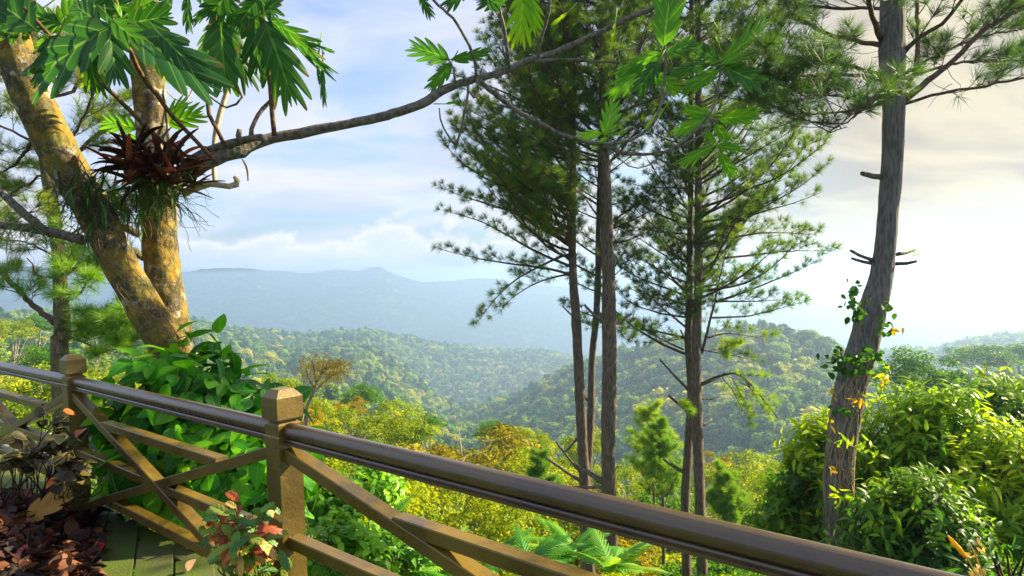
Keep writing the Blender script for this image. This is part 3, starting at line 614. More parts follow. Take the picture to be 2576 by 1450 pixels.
pine('thin pine trunk standing close behind the thick straight one', D + .9, [(1530, -500, 10), (1520, 100, 14), (1508, 500, 16), (1503, 750, 19), (1490, 900, 19), (1486, 1050, 22), (1476, 1220, 24), (1470, 1330, 24)], 760, -300, 22, (1.3, 2.4), 55, dens=.8,
     stubs=[(1480, 1010, 1452, 975, 6), (1486, 1000, 1510, 985, 5)], extra=[(1503, 800, 1412, 772, -.3, .1, .6), (1503, 780, 1590, 860, -.4, .4, .8), (1500, 830, 1450, 800, .4, .1, .5)])
pine('thickest of the central pines with deeply furrowed straight bark', D - 1.2, [(1520, -900, 16), (1520, -300, 22), (1519, 200, 26), (1521, 400, 29), (1528, 600, 33), (1532, 800, 37), (1532, 1000, 38), (1530, 1150, 36), (1538, 1390, 36)], 420, -800, 23, (1.9, 3.5), 135, dens=.85,
     stubs=[(1522, 815, 1470, 768, 7, -.3), (1520, 812, 1500, 770, 6), (1540, 818, 1588, 790, 8, .3), (1516, 1215, 1445, 1165, 8), (1522, 1225, 1440, 1224, 7), (1516, 1205, 1476, 1182, 6), (1540, 1190, 1556, 1170, 5)])
pine('slim pine standing just left of its partner in the right-hand pair', D + .6, [(1740, -700, 10), (1740, 0, 14), (1738, 400, 15), (1735, 650, 17), (1733, 850, 23), (1738, 1000, 22), (1727, 1200, 25), (1724, 1290, 27)], 840, -500, 24, (1.5, 2.4), 66, (-170, -5), dens=.8, tint=.5,
     extra=[(1722, 890, 1420, 780, -.5, 0, .5), (1735, 800, 1620, 740, -.6, .1), (1720, 880, 1560, 820, .3, .2, .9), (1735, 740, 1580, 640, .2), (1736, 700, 1560, 560, -.5), (1730, 850, 1500, 800, -.4, .3), (1730, 850, 1640, 850, -.3, .3)],
     stubs=[(1736, 985, 1660, 905, 6, -.3), (1738, 1040, 1682, 995, 7, -.3), (1724, 1190, 1670, 1155, 9, -.4), (1735, 880, 1712, 830, 6)])
pine('pine of the right-hand pair whose long boughs sweep out to the right', D, [(1750, -900, 10), (1755, -200, 15), (1757, 200, 18), (1757, 450, 21), (1757, 700, 23), (1752, 850, 26), (1752, 1000, 30), (1757, 1150, 30), (1763, 1320, 30)], 800, -700, 25, (2.1, 3.4), 100, (-10, 170), dens=.85, tint=.45,
     extra=[(1765, 890, 1836, 560, 0, -.3), (1838, 560, 2080, 430, .3), (1830, 600, 2050, 560, -.5), (1800, 760, 2055, 680, .3), (1790, 800, 2015, 800, -.3, .1), (1820, 650, 2052, 625, .6), (1800, 760, 1990, 740, -.6), (1836, 500, 2040, 350, .5), (1840, 420, 2010, 300, -.4), (1780, 850, 1930, 820, .3, .3), (1765, 880, 1880, 900, .5, .5)],
     stubs=[(1765, 968, 1816, 945, 7, .3), (1764, 1003, 1798, 1003, 4), (1766, 1070, 1790, 1055, 7)])
# the low yellow-green bough of that pair
pt_ = [o for o in COL.objects if o.get('label', '').startswith('pine of the right-hand pair')][0]; rng = RS(77); wood = Geo(); tf = []
limb(wood, [(1766, 966, 9), (1816, 945, 7), (1870, 950, 5), (1960, 1055, 3)], D, D, 6)
for (a_, b_, c_, d_) in ((1816, 948, 1870, 1030), (1840, 950, 1905, 1050), (1870, 955, 1960, 1060), (1880, 960, 1920, 1060), (1860, 960, 1975, 1020), (1840, 975, 1880, 1045), (1820, 940, 1900, 950)):
    pine_bough(wood, tf, P(a_, b_, D), P(c_, d_, D + rng.uniform(-.4, .4)) - P(a_, b_, D), .95, .012, rng, .1, .1, 1., 1., .38)
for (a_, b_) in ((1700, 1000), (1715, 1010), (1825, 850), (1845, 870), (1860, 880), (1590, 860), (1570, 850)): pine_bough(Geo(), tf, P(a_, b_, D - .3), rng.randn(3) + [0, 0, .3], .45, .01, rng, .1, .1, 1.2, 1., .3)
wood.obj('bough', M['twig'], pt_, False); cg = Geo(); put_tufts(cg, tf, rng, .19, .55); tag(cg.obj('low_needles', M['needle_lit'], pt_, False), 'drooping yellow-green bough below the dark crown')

def cones(root, tufts, n, seed, size=.035):
    rng = RS(seed); g = Geo(); u = np.linspace(0, 1, 6); prof = np.sin(np.pi * (u * .85 + .12)) 
    for k in rng.choice(len(tufts), min(n, len(tufts)), False):
        p, d_ = tufts[k]; ax = nrm(np.asarray(d_) * .3 + rng.randn(3) * .5 - [0, 0, .5]); tube(g, np.concatenate([p + ax * (u * size * 2)[:, None], (prof * size * .6)[:, None]], 1), 6, .12, rng)
    o = g.obj('cones', M['twig'], root); o['kind'] = 'stuff'; return o
# the big leaning pine on the right, with explicit limbs
DR = 7.6; rng = RS(31)
base = P(2112, 1372, DR); base[2] = float(ground(base[0], base[1]))
rp = thing('pine_tree', 'large leaning pine wrapped in climbing roots beside the glossy shrub', 'pine tree', base, 'tall pines beyond the railing')
g = Geo(); rows = trunk_path([(2262, -560, 44), (2252, -200, 60), (2246, 0, 62), (2244, 150, 64), (2248, 260, 58), (2246, 380, 54), (2240, 470, 53), (2232, 560, 52), (2225, 640, 56), (2212, 720, 62), (2190, 800, 72), (2170, 880, 76), (2142, 960, 78), (2128, 1040, 76), (2112, 1150, 72), (2110, 1250, 74), (2118, 1372, 82)], DR)
rows.append([*base, .20]); rows.append([base[0], base[1], base[2] - .5, .24]); tube(g, smoothpath(rows, .10), 20, .030, rng); g.obj('trunk', M['bark_pine_grey'], rp)
LIMBS = [[(2276, 250, 20), (2320, 215, 16), (2400, 150, 13), (2470, 80, 12), (2560, 20, 10), (2700, -120, 7)], [(2276, 262, 9), (2340, 240, 8), (2450, 222, 7), (2576, 195, 6), (2760, 150, 4)], [(2270, 200, 9), (2330, 178, 8), (2420, 158, 7), (2576, 150, 6), (2720, 130, 4)],
         [(2262, 245, 14), (2300, 185, 12), (2310, 100, 12), (2308, 20, 10), (2302, -150, 7)], [(2268, 140, 13), (2310, 95, 11), (2370, 60, 10), (2420, 0, 9), (2480, -120, 6)], [(2268, 190, 8), (2330, 155, 7), (2400, 118, 6), (2480, 90, 5), (2576, 70, 5), (2700, 20, 4)],
         [(2220, 190, 11), (2150, 170, 10), (2040, 155, 9), (1960, 140, 7), (1900, 110, 6)], [(2222, 198, 10), (2130, 188, 8), (2020, 192, 7), (1930, 188, 6), (1860, 170, 4)], [(2218, 115, 14), (2150, 100, 11), (2080, 85, 10), (2020, 50, 8), (1985, 20, 7), (1950, -40, 5)],
         [(2224, 22, 9), (2150, 20, 8), (2050, 18, 7), (1985, 6, 6), (1900, -30, 4)], [(2216, 100, 14), (2200, 50, 13), (2188, 0, 12), (2180, -140, 8)], [(2218, 262, 7), (2160, 275, 5), (2080, 285, 4), (2000, 300, 3)], [(2218, 248, 6), (2150, 245, 5), (2060, 240, 4), (1990, 262, 3)],
         [(2220, 240, 5), (2140, 300, 4), (2090, 330, 3), (2130, 320, 2)], [(2250, -60, 14), (2330, -120, 9), (2480, -160, 6)], [(2240, -80, 14), (2120, -120, 9), (1960, -120, 6)]]
tf = []; shifts = [.2, -.6, .8, .5, -.4, 1.2, .2, -.8, .6, .9, -.5, .4, -.7, -.9, .6, -.6]
for q, (L_, sft) in enumerate(zip(LIMBS, shifts)):
    wood = Geo(); path = limb(wood, L_, DR, DR + sft * 1.6, 7, .04, rng, .10, .006)
    n = len(path); k = int(n * .22)
    while k < n:
        dd = nrm(path[min(k + 1, n - 1), :3] - path[max(0, k - 1), :3]); lat = nrm(np.cross(dd, [0, 0, 1])) * rng.choice([-1, 1])
        Lb = rng.uniform(.35, .95); dv = dd * .7 + lat * rng.uniform(.2, .9) + [0, 0, rng.uniform(-.25, .65)]
        pine_bough(wood, tf, path[k, :3], dv, Lb, .007, rng, .35, .05, .55, .8, .42); k += rng.randint(1, 3) + (1 if L_[-1][0] > 2300 else 0)
    wood.obj('bough', M['twig'], rp)
cones(rp, tf, 90, 531, .022); cg = Geo(); put_tufts(cg, tf, rng, .17, .36, .2, TUFTS_FINE); cg.obj('crown', M['needle'], rp, False)
for s_ in ((2216, 446, 2168, 436, 12, -.3), (2196, 655, 2140, 631, 9, -.3), (2198, 664, 2142, 650, 8, .2), (2258, 640, 2300, 630, 9, .2), (2254, 664, 2306, 658, 10, -.2)):
    g = Geo(); stub(g, *s_[:4], DR, *s_[4:]); g.obj('branch_stub', M['bark_pine'], rp)
g = Geo()
for k in range(46):
    x_, y_ = (rng.uniform(1960, 2215), rng.uniform(120, 285)) if k % 3 else (rng.uniform(2290, 2560), rng.uniform(60, 230)); p = P(x_, y_, DR + rng.uniform(-.8, .8)); v = nrm(rng.randn(3) * [1, .6, .3] + [-.6, 0, -.3]); q = [[*p, .004]]
    for u in range(7): v = nrm(v + rng.randn(3) * .25 + [0, 0, .05]); p = p + v * .07; q.append([*p, .004 - .0004 * u])
    tube(g, smoothpath(q, .04), 4, 0, None, 0, False)
g.obj('bare_twigs', M['twig'], rp)['kind'] = 'stuff'
g = Geo(); put_tufts(g, [(P(2302, 640, DR), np.array([.6, 0, .6]))], rng, .16, .6, .1, TUFTS_FINE); g.obj('stub_needles', M['needle_lit'], rp, False)

for a_, b_, c_ in CONEQ: cones(a_, b_, 130, c_ + 500)
# the pine behind the breadfruit tree
DL = 10.5; rng = RS(33); base = P(150, 905, DL); base[2] = float(ground(base[0], base[1]))
lp = thing('pine_tree', 'mossy-barked pine rising behind the left post and the breadfruit tree', 'pine tree', base, 'tall pines beyond the railing')
g = Geo(); rows = trunk_path([(60, -300, 20), (85, 100, 26), (112, 380, 32), (125, 480, 34), (140, 580, 36), (148, 650, 34), (154, 760, 38), (158, 850, 44), (150, 910, 46)], DL); rows.append([*base, .17]); rows.append([base[0], base[1], base[2] - .4, .2]); tube(g, smoothpath(rows, .12), 14, .05, rng); g.obj('trunk', M['bark_pine_mossy'], lp)
tf = []; tfl = []
LL = [([(138, 812, 16), (100, 780, 14), (50, 735, 12), (0, 682, 11), (-60, 640, 8)], .8, 1), ([(145, 650, 7), (100, 625, 5), (60, 610, 4), (-30, 600, 3)], .4, 0), ([(150, 610, 8), (180, 590, 7), (230, 560, 5), (300, 520, 4)], .6, 0), ([(165, 760, 8), (200, 740, 7), (230, 690, 6), (260, 640, 5)], -.4, 1), ([(165, 815, 6), (220, 812, 5), (300, 805, 4), (350, 812, 3)], -.5, 2),
      ([(100, 330, 12), (50, 400, 8), (0, 440, 6)], .6, 0), ([(95, 200, 10), (150, 165, 14), (220, 130, 18)], -.5, 0), ([(100, 250, 8), (180, 230, 9), (220, 160, 7)], .4, 0), ([(120, 430, 7), (60, 470, 5), (-20, 520, 4)], .5, 0), ([(125, 450, 8), (200, 380, 10), (270, 310, 10), (290, 250, 8)], .9, 0), ([(110, 380, 8), (30, 330, 6), (-50, 300, 5)], -.5, 0), ([(115, 400, 7), (190, 330, 6), (240, 230, 5)], -.3, 0), ([(130, 520, 6), (60, 540, 5), (0, 590, 4)], -.6, 0), ([(135, 560, 6), (200, 500, 5), (330, 560, 4)], 1.2, 0), ([(90, 150, 8), (20, 180, 6), (-60, 200, 5)], .5, 0), ([(135, 700, 5), (95, 690, 4), (68, 650, 3)], -.4, 3), ([(160, 640, 5), (200, 680, 4), (250, 700, 3)], -.6, 1), ([(160, 700, 5), (220, 650, 4), (260, 600, 3)], .5, 1), ([(160, 845, 6), (210, 860, 5), (270, 880, 4), (330, 870, 3)], -.4, 2), ([(160, 835, 6), (230, 830, 5), (290, 850, 3)], .3, 2)]
for L_, sft, kind_ in LL:
    wood = Geo(); path = limb(wood, L_, DL, DL + sft * 2, 6, .05, rng, .12, .01); n = len(path); dst = tfl if kind_ in (1, 2) else tf
    if kind_ != 3:
        k = int(n * .25)
        while k < n:
            dd = nrm(path[min(k + 1, n - 1), :3] - path[max(0, k - 1), :3]); lat = nrm(np.cross(dd, [0, 0, 1])) * rng.choice([-1, 1])
            pine_bough(wood, dst, path[k, :3], dd * .6 + lat * rng.uniform(.2, .9) + [0, 0, rng.uniform(-.3, .6)], rng.uniform(.3, .85), .007, rng, .35, .05, .55 if kind_ != 2 else 1., .8, .40); k += 1 if kind_ == 2 else rng.randint(1, 3)
    wood.obj('bough', M['twig'], lp)
cg = Geo(); put_tufts(cg, tf, rng, .19, .5, .2, TUFTS_FINE); cg.obj('crown', M['needle'], lp, False)
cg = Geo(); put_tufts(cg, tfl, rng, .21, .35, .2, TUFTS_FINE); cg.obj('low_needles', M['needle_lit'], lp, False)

# ------------------------------------------------------------------ the breadfruit tree
DB = 5.3; rng = RS(51); base = P(440, 955, DB); base[2] = float(ground(base[0], base[1]))
bt = thing('breadfruit_tree', 'twin-trunked breadfruit tree with lichen-blotched bark and one long bough reaching right', 'tree', base)
rows = [[*P(x, y, d_), w_ * .86 / 2 / FPX * d_] for x, y, w_, d_ in [(-60, -200, 78, 4.7), (-10, -40, 88, 4.8), (20, 70, 98, 4.9), (50, 170, 104, 4.95), (98, 281, 108, 5.0), (150, 387, 110, 5.05), (200, 470, 106, 5.1), (245, 545, 103, 5.1), (292, 645, 98, 5.1), (350, 751, 99, 5.1), (392, 821, 104, 5.1), (434, 891, 104, 5.15), (450, 950, 112, 5.2)]]
rows += [[*base, .22], [base[0], base[1], base[2] - .3, .28]]; g = Geo(); tube(g, smoothpath(rows, .05), 26, .022, rng); g.obj('trunk', M['bark_bread'], bt)
rows = [[*P(x, y, DB + .12), w_ * .87 / 2 / FPX * DB] for x, y, w_ in [(345, -260, 60), (358, -60, 74), (366, 80, 86), (370, 176, 90), (380, 281, 90), (388, 380, 92), (395, 470, 98), (400, 540, 98), (405, 645, 100), (418, 751, 104), (432, 821, 106), (445, 880, 100), (450, 940, 96)]]
g = Geo(); tube(g, smoothpath(rows, .05), 26, .022, rng); g.obj('trunk', M['bark_bread'], bt)
def bough(pts, d0, d1, mt='bark_branch', segs=9, rough=.03, name='bough', kink=.002):
    g = Geo(); limb(g, pts, d0, d1, segs, rough, rng, .05, kink); return g.obj(name, M[mt], bt)
bough([(408, 505, 66), (440, 458, 50), (492, 422, 46), (563, 388, 40), (605, 378, 42), (640, 360, 36), (686, 348, 29), (773, 332, 27), (872, 312, 24), (960, 295, 24), (1060, 262, 24), (1110, 230, 23), (1170, 206, 20), (1240, 188, 17), (1290, 170, 17), (1340, 150, 17), (1400, 130, 15), (1500, 85, 14), (1600, 38, 13), (1690, 0, 12), (1800, -60, 10), (1980, -130, 7)], 5.2, 6.4, segs=14)
bough([(470, 410, 24), (530, 376, 22), (600, 356, 20), (660, 345, 16)], 5.3, 5.35); bough([(608, 358, 16), (600, 342, 14), (603, 326, 13)], 5.3, 5.28)
for w_, d0, d1, mt in (([(690, 342, 12), (684, 280, 12), (678, 200, 12), (662, 110, 12), (658, 0, 12), (660, -160, 10)], 5.35, 5.2, 'bark_stem'), ([(563, 362, 10), (548, 330, 10), (527, 290, 10), (520, 211, 10), (535, 123, 9), (543, 35, 9), (545, -80, 8)], 5.3, 5.2, 'bark_stem'),
    ([(632, 352, 14), (633, 325, 11), (648, 290, 11), (679, 257, 11), (724, 214, 10), (742, 190, 8)], 5.35, 5.5, 'bark_branch'), ([(540, 470, 10), (538, 420, 12), (540, 350, 14), (555, 281, 14), (577, 211, 11), (590, 150, 9)], 5.5, 5.6, 'bark_pale'),
    ([(460, 487, 20), (500, 470, 19), (527, 462, 16), (575, 470, 14), (594, 464, 15)], 5.3, 5.3, 'bark_pale'), ([(594, 470, 13), (596, 455, 13), (592, 445, 13)], 5.3, 5.3, 'bark_pale'),
    ([(485, 425, 9), (387, 337, 11), (310, 262, 11), (246, 197, 11), (190, 142, 11), (141, 105, 10), (60, 20, 8)], 5.05, 4.3, 'bark_stem'), ([(541, 404, 9), (440, 299, 11), (395, 240, 11), (355, 186, 11), (330, 130, 11), (316, 105, 10), (290, 0, 8)], 5.1, 4.4, 'bark_stem'),
    ([(485, 120, 4), (487, 200, 4), (480, 235, 4), (457, 257, 4), (418, 229, 3), (410, 222, 3)], 5.6, 5.5, 'bark_pale'), ([(584, 190, 6), (600, 222, 6), (608, 245, 6), (595, 262, 6), (570, 271, 5), (527, 243, 4), (510, 215, 4), (508, 190, 4)], 5.5, 5.5, 'bark_branch'),
    ([(212, 605, 24), (160, 592, 24), (105, 580, 22), (50, 572, 20), (0, 566, 20), (-90, 560, 16)], 5.1, 5.3, 'bark_branch'), ([(128, 590, 20), (88, 560, 22), (35, 515, 20), (0, 480, 18), (-50, 440, 14)], 5.15, 5.2, 'bark_branch'), ([(352, 590, 20), (320, 575, 20), (285, 560, 18)], 5.25, 5.2, 'bark_branch'), ([(362, 648, 20), (340, 634, 18), (312, 625, 16)], 5.3, 5.15, 'bark_bread'),
    ([(102, 281, 8), (160, 190, 12), (205, 140, 14), (225, 100, 14)], 5.3, 5.2, 'bark_branch')):
    bough(w_, d0, d1, mt)
# right-hand shoots of the long bough
for w_, d0, d1 in (([(1206, 205, 14), (1256, 246, 13), (1310, 285, 12), (1360, 312, 12), (1410, 338, 11), (1464, 354, 11), (1518, 367, 11), (1560, 384, 10), (1589, 388, 10), (1652, 388, 7), (1714, 368, 6), (1777, 330, 5), (1797, 290, 4)], 5.75, 6.1),
    ([(1500, 363, 8), (1555, 360, 8), (1598, 348, 8), (1640, 315, 8), (1658, 280, 8), (1668, 233, 8), (1675, 160, 7), (1672, 110, 6)], 5.9, 6.0), ([(1640, 386, 5), (1689, 376, 5), (1748, 330, 6), (1789, 283, 6), (1806, 230, 6), (1812, 170, 5)], 6.0, 6.1), ([(1345, 156, 9), (1385, 151, 8), (1423, 150, 8), (1560, 158, 7)], 6.0, 6.3),
    ([(1281, 172, 9), (1275, 120, 9), (1266, 60, 9), (1250, 0, 9), (1240, -90, 7)], 5.85, 5.6), ([(1352, 148, 8), (1362, 95, 8), (1376, 50, 8), (1385, -10, 7), (1390, -90, 6)], 5.95, 5.7), ([(1192, 205, 9), (1198, 170, 8), (1180, 115, 8), (1150, 60, 7), (1102, 12, 7), (1060, -30, 6)], 5.75, 5.5), ([(1200, 200, 7), (1203, 235, 6), (1192, 246, 6), (1178, 228, 5)], 5.7, 5.6),
    ([(1178, 215, 7), (1172, 260, 7), (1160, 320, 6), (1148, 370, 6)], 5.75, 5.6), ([(1150, 368, 6), (1125, 340, 5), (1108, 300, 4), (1105, 272, 3)], 5.6, 5.6), ([(1145, 208, 6), (1140, 175, 5), (1128, 150, 4)], 5.75, 5.8),
    ([(1543, 387, 3), (1581, 418, 3), (1605, 424, 3), (1630, 418, 3), (1656, 398, 3)], 6.0, 6.0), ([(1650, 396, 4), (1690, 416, 4), (1735, 428, 3), (1770, 415, 3), (1800, 385, 3)], 6.0, 6.2)):
    bough(w_, d0, d1, 'bark_branch', 8)
LB = [leaf_lobed(3, .46, .66, .35, .22, pw=.6), leaf_lobed(4, .44, .70, .60, .15, pw=.6), leaf_lobed(3, .44, .58, .25, .3, pw=.5)]
LDEEP = [leaf_lobed(4, .48, .80, .45, .18, pw=.6)]
def place_leaf(g, bx, by, tx, ty, d, wr=1.0, roll=0.0, face=1, t=.5, tm=None, dd=0.0, yaw=0.0):
    """one leaf from its stalk end to its tip; roll turns it about its midrib"""
    p0, p1 = P(bx, by, d), P(tx, ty, d + dd); ax = p1 - p0; L = np.linalg.norm(ax); toc = nrm(EYE - p0)
    b = frames(nrm(ax), toc * face); c_, s_ = math.cos(roll), math.sin(roll); b = b @ np.array([[c_, 0, s_], [0, 1, 0], [-s_, 0, c_]])
    tm = tm or LB[rng.randint(len(LB))]; k = L / .98
    scatter(g, tm, p0[None], b[None], np.array([[k * wr * .88, k, k]]), t)
def leafset(name, rows, mt, d=None):
    g = Geo()
    for r_ in rows:
        kw = r_[5] if len(r_) > 5 else {}
        place_leaf(g, *r_[:4], r_[4], **kw)
        o = P(r_[0], r_[1], r_[4]); e = P(r_[2], r_[3], r_[4]); st = o - nrm(e - o) * .10 + [0, 0, .02]
        tube(g, np.array([[*st, .005], [*o, .004], [*(o * .75 + e * .25), .0025]]), 5)
    return g.obj(name, M[mt], bt)
DK = [(285, 62, 40, 190, 4.2, dict(wr=1.0, roll=.75, t=.35)), (270, 60, 300, 210, 4.25, dict(wr=1.0, roll=-.3, t=.3)), (150, 85, 92, 215, 4.3, dict(wr=.8, roll=.4, t=.35)), (210, 80, 235, 225, 4.25, dict(wr=.9, roll=.2, t=.3)), (330, 78, 548, 215, 4.4, dict(wr=1.05, roll=-.6, t=.3)), (360, 90, 440, 190, 4.5, dict(wr=1., roll=.3, t=.28)), (400, 85, 505, 185, 4.4, dict(wr=.9, roll=-.2, t=.3)), (280, 50, 345, 105, 4.1, dict(wr=1.3, roll=.2, t=.5)),
    (90, 75, -40, -20, 4.3, dict(wr=1.2, t=.3)), (60, 70, 10, -60, 4.35, dict(wr=1.3, t=.3)), (250, 60, 160, -10, 4.5, dict(wr=1.2, t=.3)), (320, 60, 430, 40, 4.6, dict(wr=1.2, t=.25)), (110, 20, -30, 90, 4.6, dict(wr=1.1, t=.3)), (200, 10, 330, 30, 4.8, dict(wr=1.3, t=.3)), (400, 10, 300, 60, 4.7, dict(wr=1.2, t=.3)), (150, 60, 60, 30, 4.5, dict(wr=1.2, t=.45)),
    (552, 44, 566, 230, 5.15, dict(wr=.95, roll=.2, t=.55)), (548, 50, 490, 150, 5.2, dict(wr=.9, roll=.5, t=.4)), (558, 40, 640, 195, 5.25, dict(wr=.9, roll=-.4, t=.45)), (640, 28, 650, 185, 5.3, dict(wr=.9, t=.35)), (664, 48, 742, 245, 5.2, dict(wr=1.05, roll=-.15, t=.5)), (668, 55, 690, 170, 5.3, dict(wr=1.0, roll=.3, t=.4)), (672, 45, 775, 140, 5.2, dict(wr=.8, roll=.7, t=.35)), (690, 42, 808, 200, 5.1, dict(wr=.55, roll=1.1, t=.4)), (812, 168, 812, 265, 5.2, dict(wr=.35, roll=.5, t=.5)), (800, 150, 790, 210, 5.25, dict(wr=.5, roll=.9, t=.4)),
    (471, -15, 470, 78, 5.0, dict(wr=.6, roll=.6, t=.5)), (430, -30, 408, 78, 4.8, dict(wr=.65, roll=-.5, t=.5)), (580, -20, 515, 50, 5.0, dict(wr=1.1, t=.35)), (650, -5, 590, 75, 5.1, dict(wr=1.0, t=.3)), (560, -30, 590, 60, 5.2, dict(wr=1.2, t=.3)), (620, -40, 690, 40, 5.15, dict(wr=1.1, t=.35)), (665, 30, 705, -5, 5.1, dict(wr=1., t=.5)), (480, -40, 560, 10, 5.0, dict(wr=1.2, t=.4)), (545, 0, 480, 60, 5.1, dict(wr=.5, roll=.4, t=.45)),
    (1656, 154, 1600, 228, 5.9, dict(wr=1.1, roll=.2, t=.35)), (1814, 166, 1925, 212, 6.1, dict(wr=.95, roll=-.3, t=.3)), (1810, 154, 1745, 118, 6.1, dict(wr=1., t=.35)), (1131, 150, 1027, 108, 5.8, dict(wr=.95, roll=.2, t=.6, tm=LDEEP[0])), (1135, 150, 1228, 135, 5.8, dict(wr=.7, roll=.5, t=.6)), (1135, 158, 1082, 230, 5.8, dict(wr=.9, roll=-.5, t=.55)), (1056, -12, 1083, 40, 5.5, dict(wr=.9, t=.45)), (1200, -30, 1260, 20, 5.6, dict(wr=1., t=.35)), (1677, 137, 1760, 104, 6.0, dict(wr=.8, roll=.2, t=.5)), (1180, -40, 1120, 20, 5.6, dict(wr=.9, t=.4)), (1290, -20, 1200, 10, 5.7, dict(wr=.9, t=.4)), (1815, 160, 1870, 120, 6.2, dict(wr=.9, t=.35)), (1790, 160, 1690, 175, 6.2, dict(wr=.7, roll=.4, t=.45))]
leafset('leaves', DK, 'bread')
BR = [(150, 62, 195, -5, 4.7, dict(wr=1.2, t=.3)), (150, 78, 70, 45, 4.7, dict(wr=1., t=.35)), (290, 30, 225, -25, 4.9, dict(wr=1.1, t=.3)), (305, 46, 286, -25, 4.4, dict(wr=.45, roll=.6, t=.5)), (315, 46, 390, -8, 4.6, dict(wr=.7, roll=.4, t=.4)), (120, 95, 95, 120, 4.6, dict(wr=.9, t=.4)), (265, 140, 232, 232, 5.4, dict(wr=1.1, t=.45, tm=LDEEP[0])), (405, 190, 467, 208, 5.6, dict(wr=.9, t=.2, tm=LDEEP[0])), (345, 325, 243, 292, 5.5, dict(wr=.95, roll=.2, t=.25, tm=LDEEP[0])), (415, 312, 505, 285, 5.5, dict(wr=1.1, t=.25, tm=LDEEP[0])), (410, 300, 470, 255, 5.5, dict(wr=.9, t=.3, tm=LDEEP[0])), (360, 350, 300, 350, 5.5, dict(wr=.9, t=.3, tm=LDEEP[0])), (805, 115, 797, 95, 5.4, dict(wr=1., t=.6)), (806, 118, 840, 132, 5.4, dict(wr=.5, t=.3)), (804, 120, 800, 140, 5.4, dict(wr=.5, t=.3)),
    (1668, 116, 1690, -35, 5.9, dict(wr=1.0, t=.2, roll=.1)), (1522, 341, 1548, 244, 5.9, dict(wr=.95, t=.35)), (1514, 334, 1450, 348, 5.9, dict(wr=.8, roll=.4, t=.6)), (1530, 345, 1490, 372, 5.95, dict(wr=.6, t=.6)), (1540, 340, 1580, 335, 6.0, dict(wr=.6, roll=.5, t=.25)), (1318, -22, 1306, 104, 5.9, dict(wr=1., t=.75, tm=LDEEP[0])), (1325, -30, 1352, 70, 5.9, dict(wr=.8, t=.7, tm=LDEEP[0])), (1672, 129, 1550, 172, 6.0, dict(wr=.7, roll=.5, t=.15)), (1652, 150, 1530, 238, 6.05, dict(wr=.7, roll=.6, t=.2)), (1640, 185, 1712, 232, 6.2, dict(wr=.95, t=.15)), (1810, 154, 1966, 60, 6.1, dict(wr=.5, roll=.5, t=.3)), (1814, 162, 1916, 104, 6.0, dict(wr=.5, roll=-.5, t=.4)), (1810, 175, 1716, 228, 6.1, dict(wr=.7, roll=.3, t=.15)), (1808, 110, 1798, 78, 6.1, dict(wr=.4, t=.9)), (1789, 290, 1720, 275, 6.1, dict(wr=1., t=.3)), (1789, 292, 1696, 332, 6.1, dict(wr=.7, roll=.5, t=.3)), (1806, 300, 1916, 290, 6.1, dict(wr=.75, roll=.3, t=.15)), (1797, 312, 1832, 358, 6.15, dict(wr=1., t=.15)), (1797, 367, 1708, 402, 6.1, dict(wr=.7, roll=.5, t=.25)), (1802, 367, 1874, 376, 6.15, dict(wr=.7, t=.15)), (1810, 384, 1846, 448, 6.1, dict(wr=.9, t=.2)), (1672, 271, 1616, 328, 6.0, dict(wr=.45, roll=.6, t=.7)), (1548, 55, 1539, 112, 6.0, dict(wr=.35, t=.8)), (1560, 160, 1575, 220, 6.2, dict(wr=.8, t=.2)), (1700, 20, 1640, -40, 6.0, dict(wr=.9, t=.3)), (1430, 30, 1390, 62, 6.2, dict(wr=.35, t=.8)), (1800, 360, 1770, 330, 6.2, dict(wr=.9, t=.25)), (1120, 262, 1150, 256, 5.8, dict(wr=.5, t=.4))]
leafset('young_lit_leaves', BR, 'bread_lit')
g = Geo(); tube(g, smoothpath([[*P(x, y, 5.15), .004 + .004 * math.sin(k)] for k, (x, y) in enumerate(((608, 400), (616, 412), (622, 430), (624, 456)))], .02), 5); g.obj('dry_pod', M['tan'], bt)
# roots and dead vine threads that lie on the leaning trunk
g = Geo()
for k in range(46):
    t0 = rng.uniform(.22, .9); pts = []
    for q in range(7):
        t = min(1, max(0, t0 + q * rng.uniform(.010, .035))); y = 200 + t * 720; xc = float(np.interp(y, [170, 281, 387, 470, 545, 645, 751, 821, 891, 950], [50, 98, 150, 200, 245, 292, 350, 392, 434, 450])); off = (math.sin(k * 1.7 + q * (.5 + .1 * (k % 3))) * 42)
        dz = math.sqrt(max(0, 1 - (off / 54) ** 2)) * .155; pts.append([*P(xc + off, y, 5.06 - dz), rng.uniform(.0014, .0034)])
    tube(g, smoothpath(pts, .04), 4)
g.obj('rootlets', M['dry'], bt)
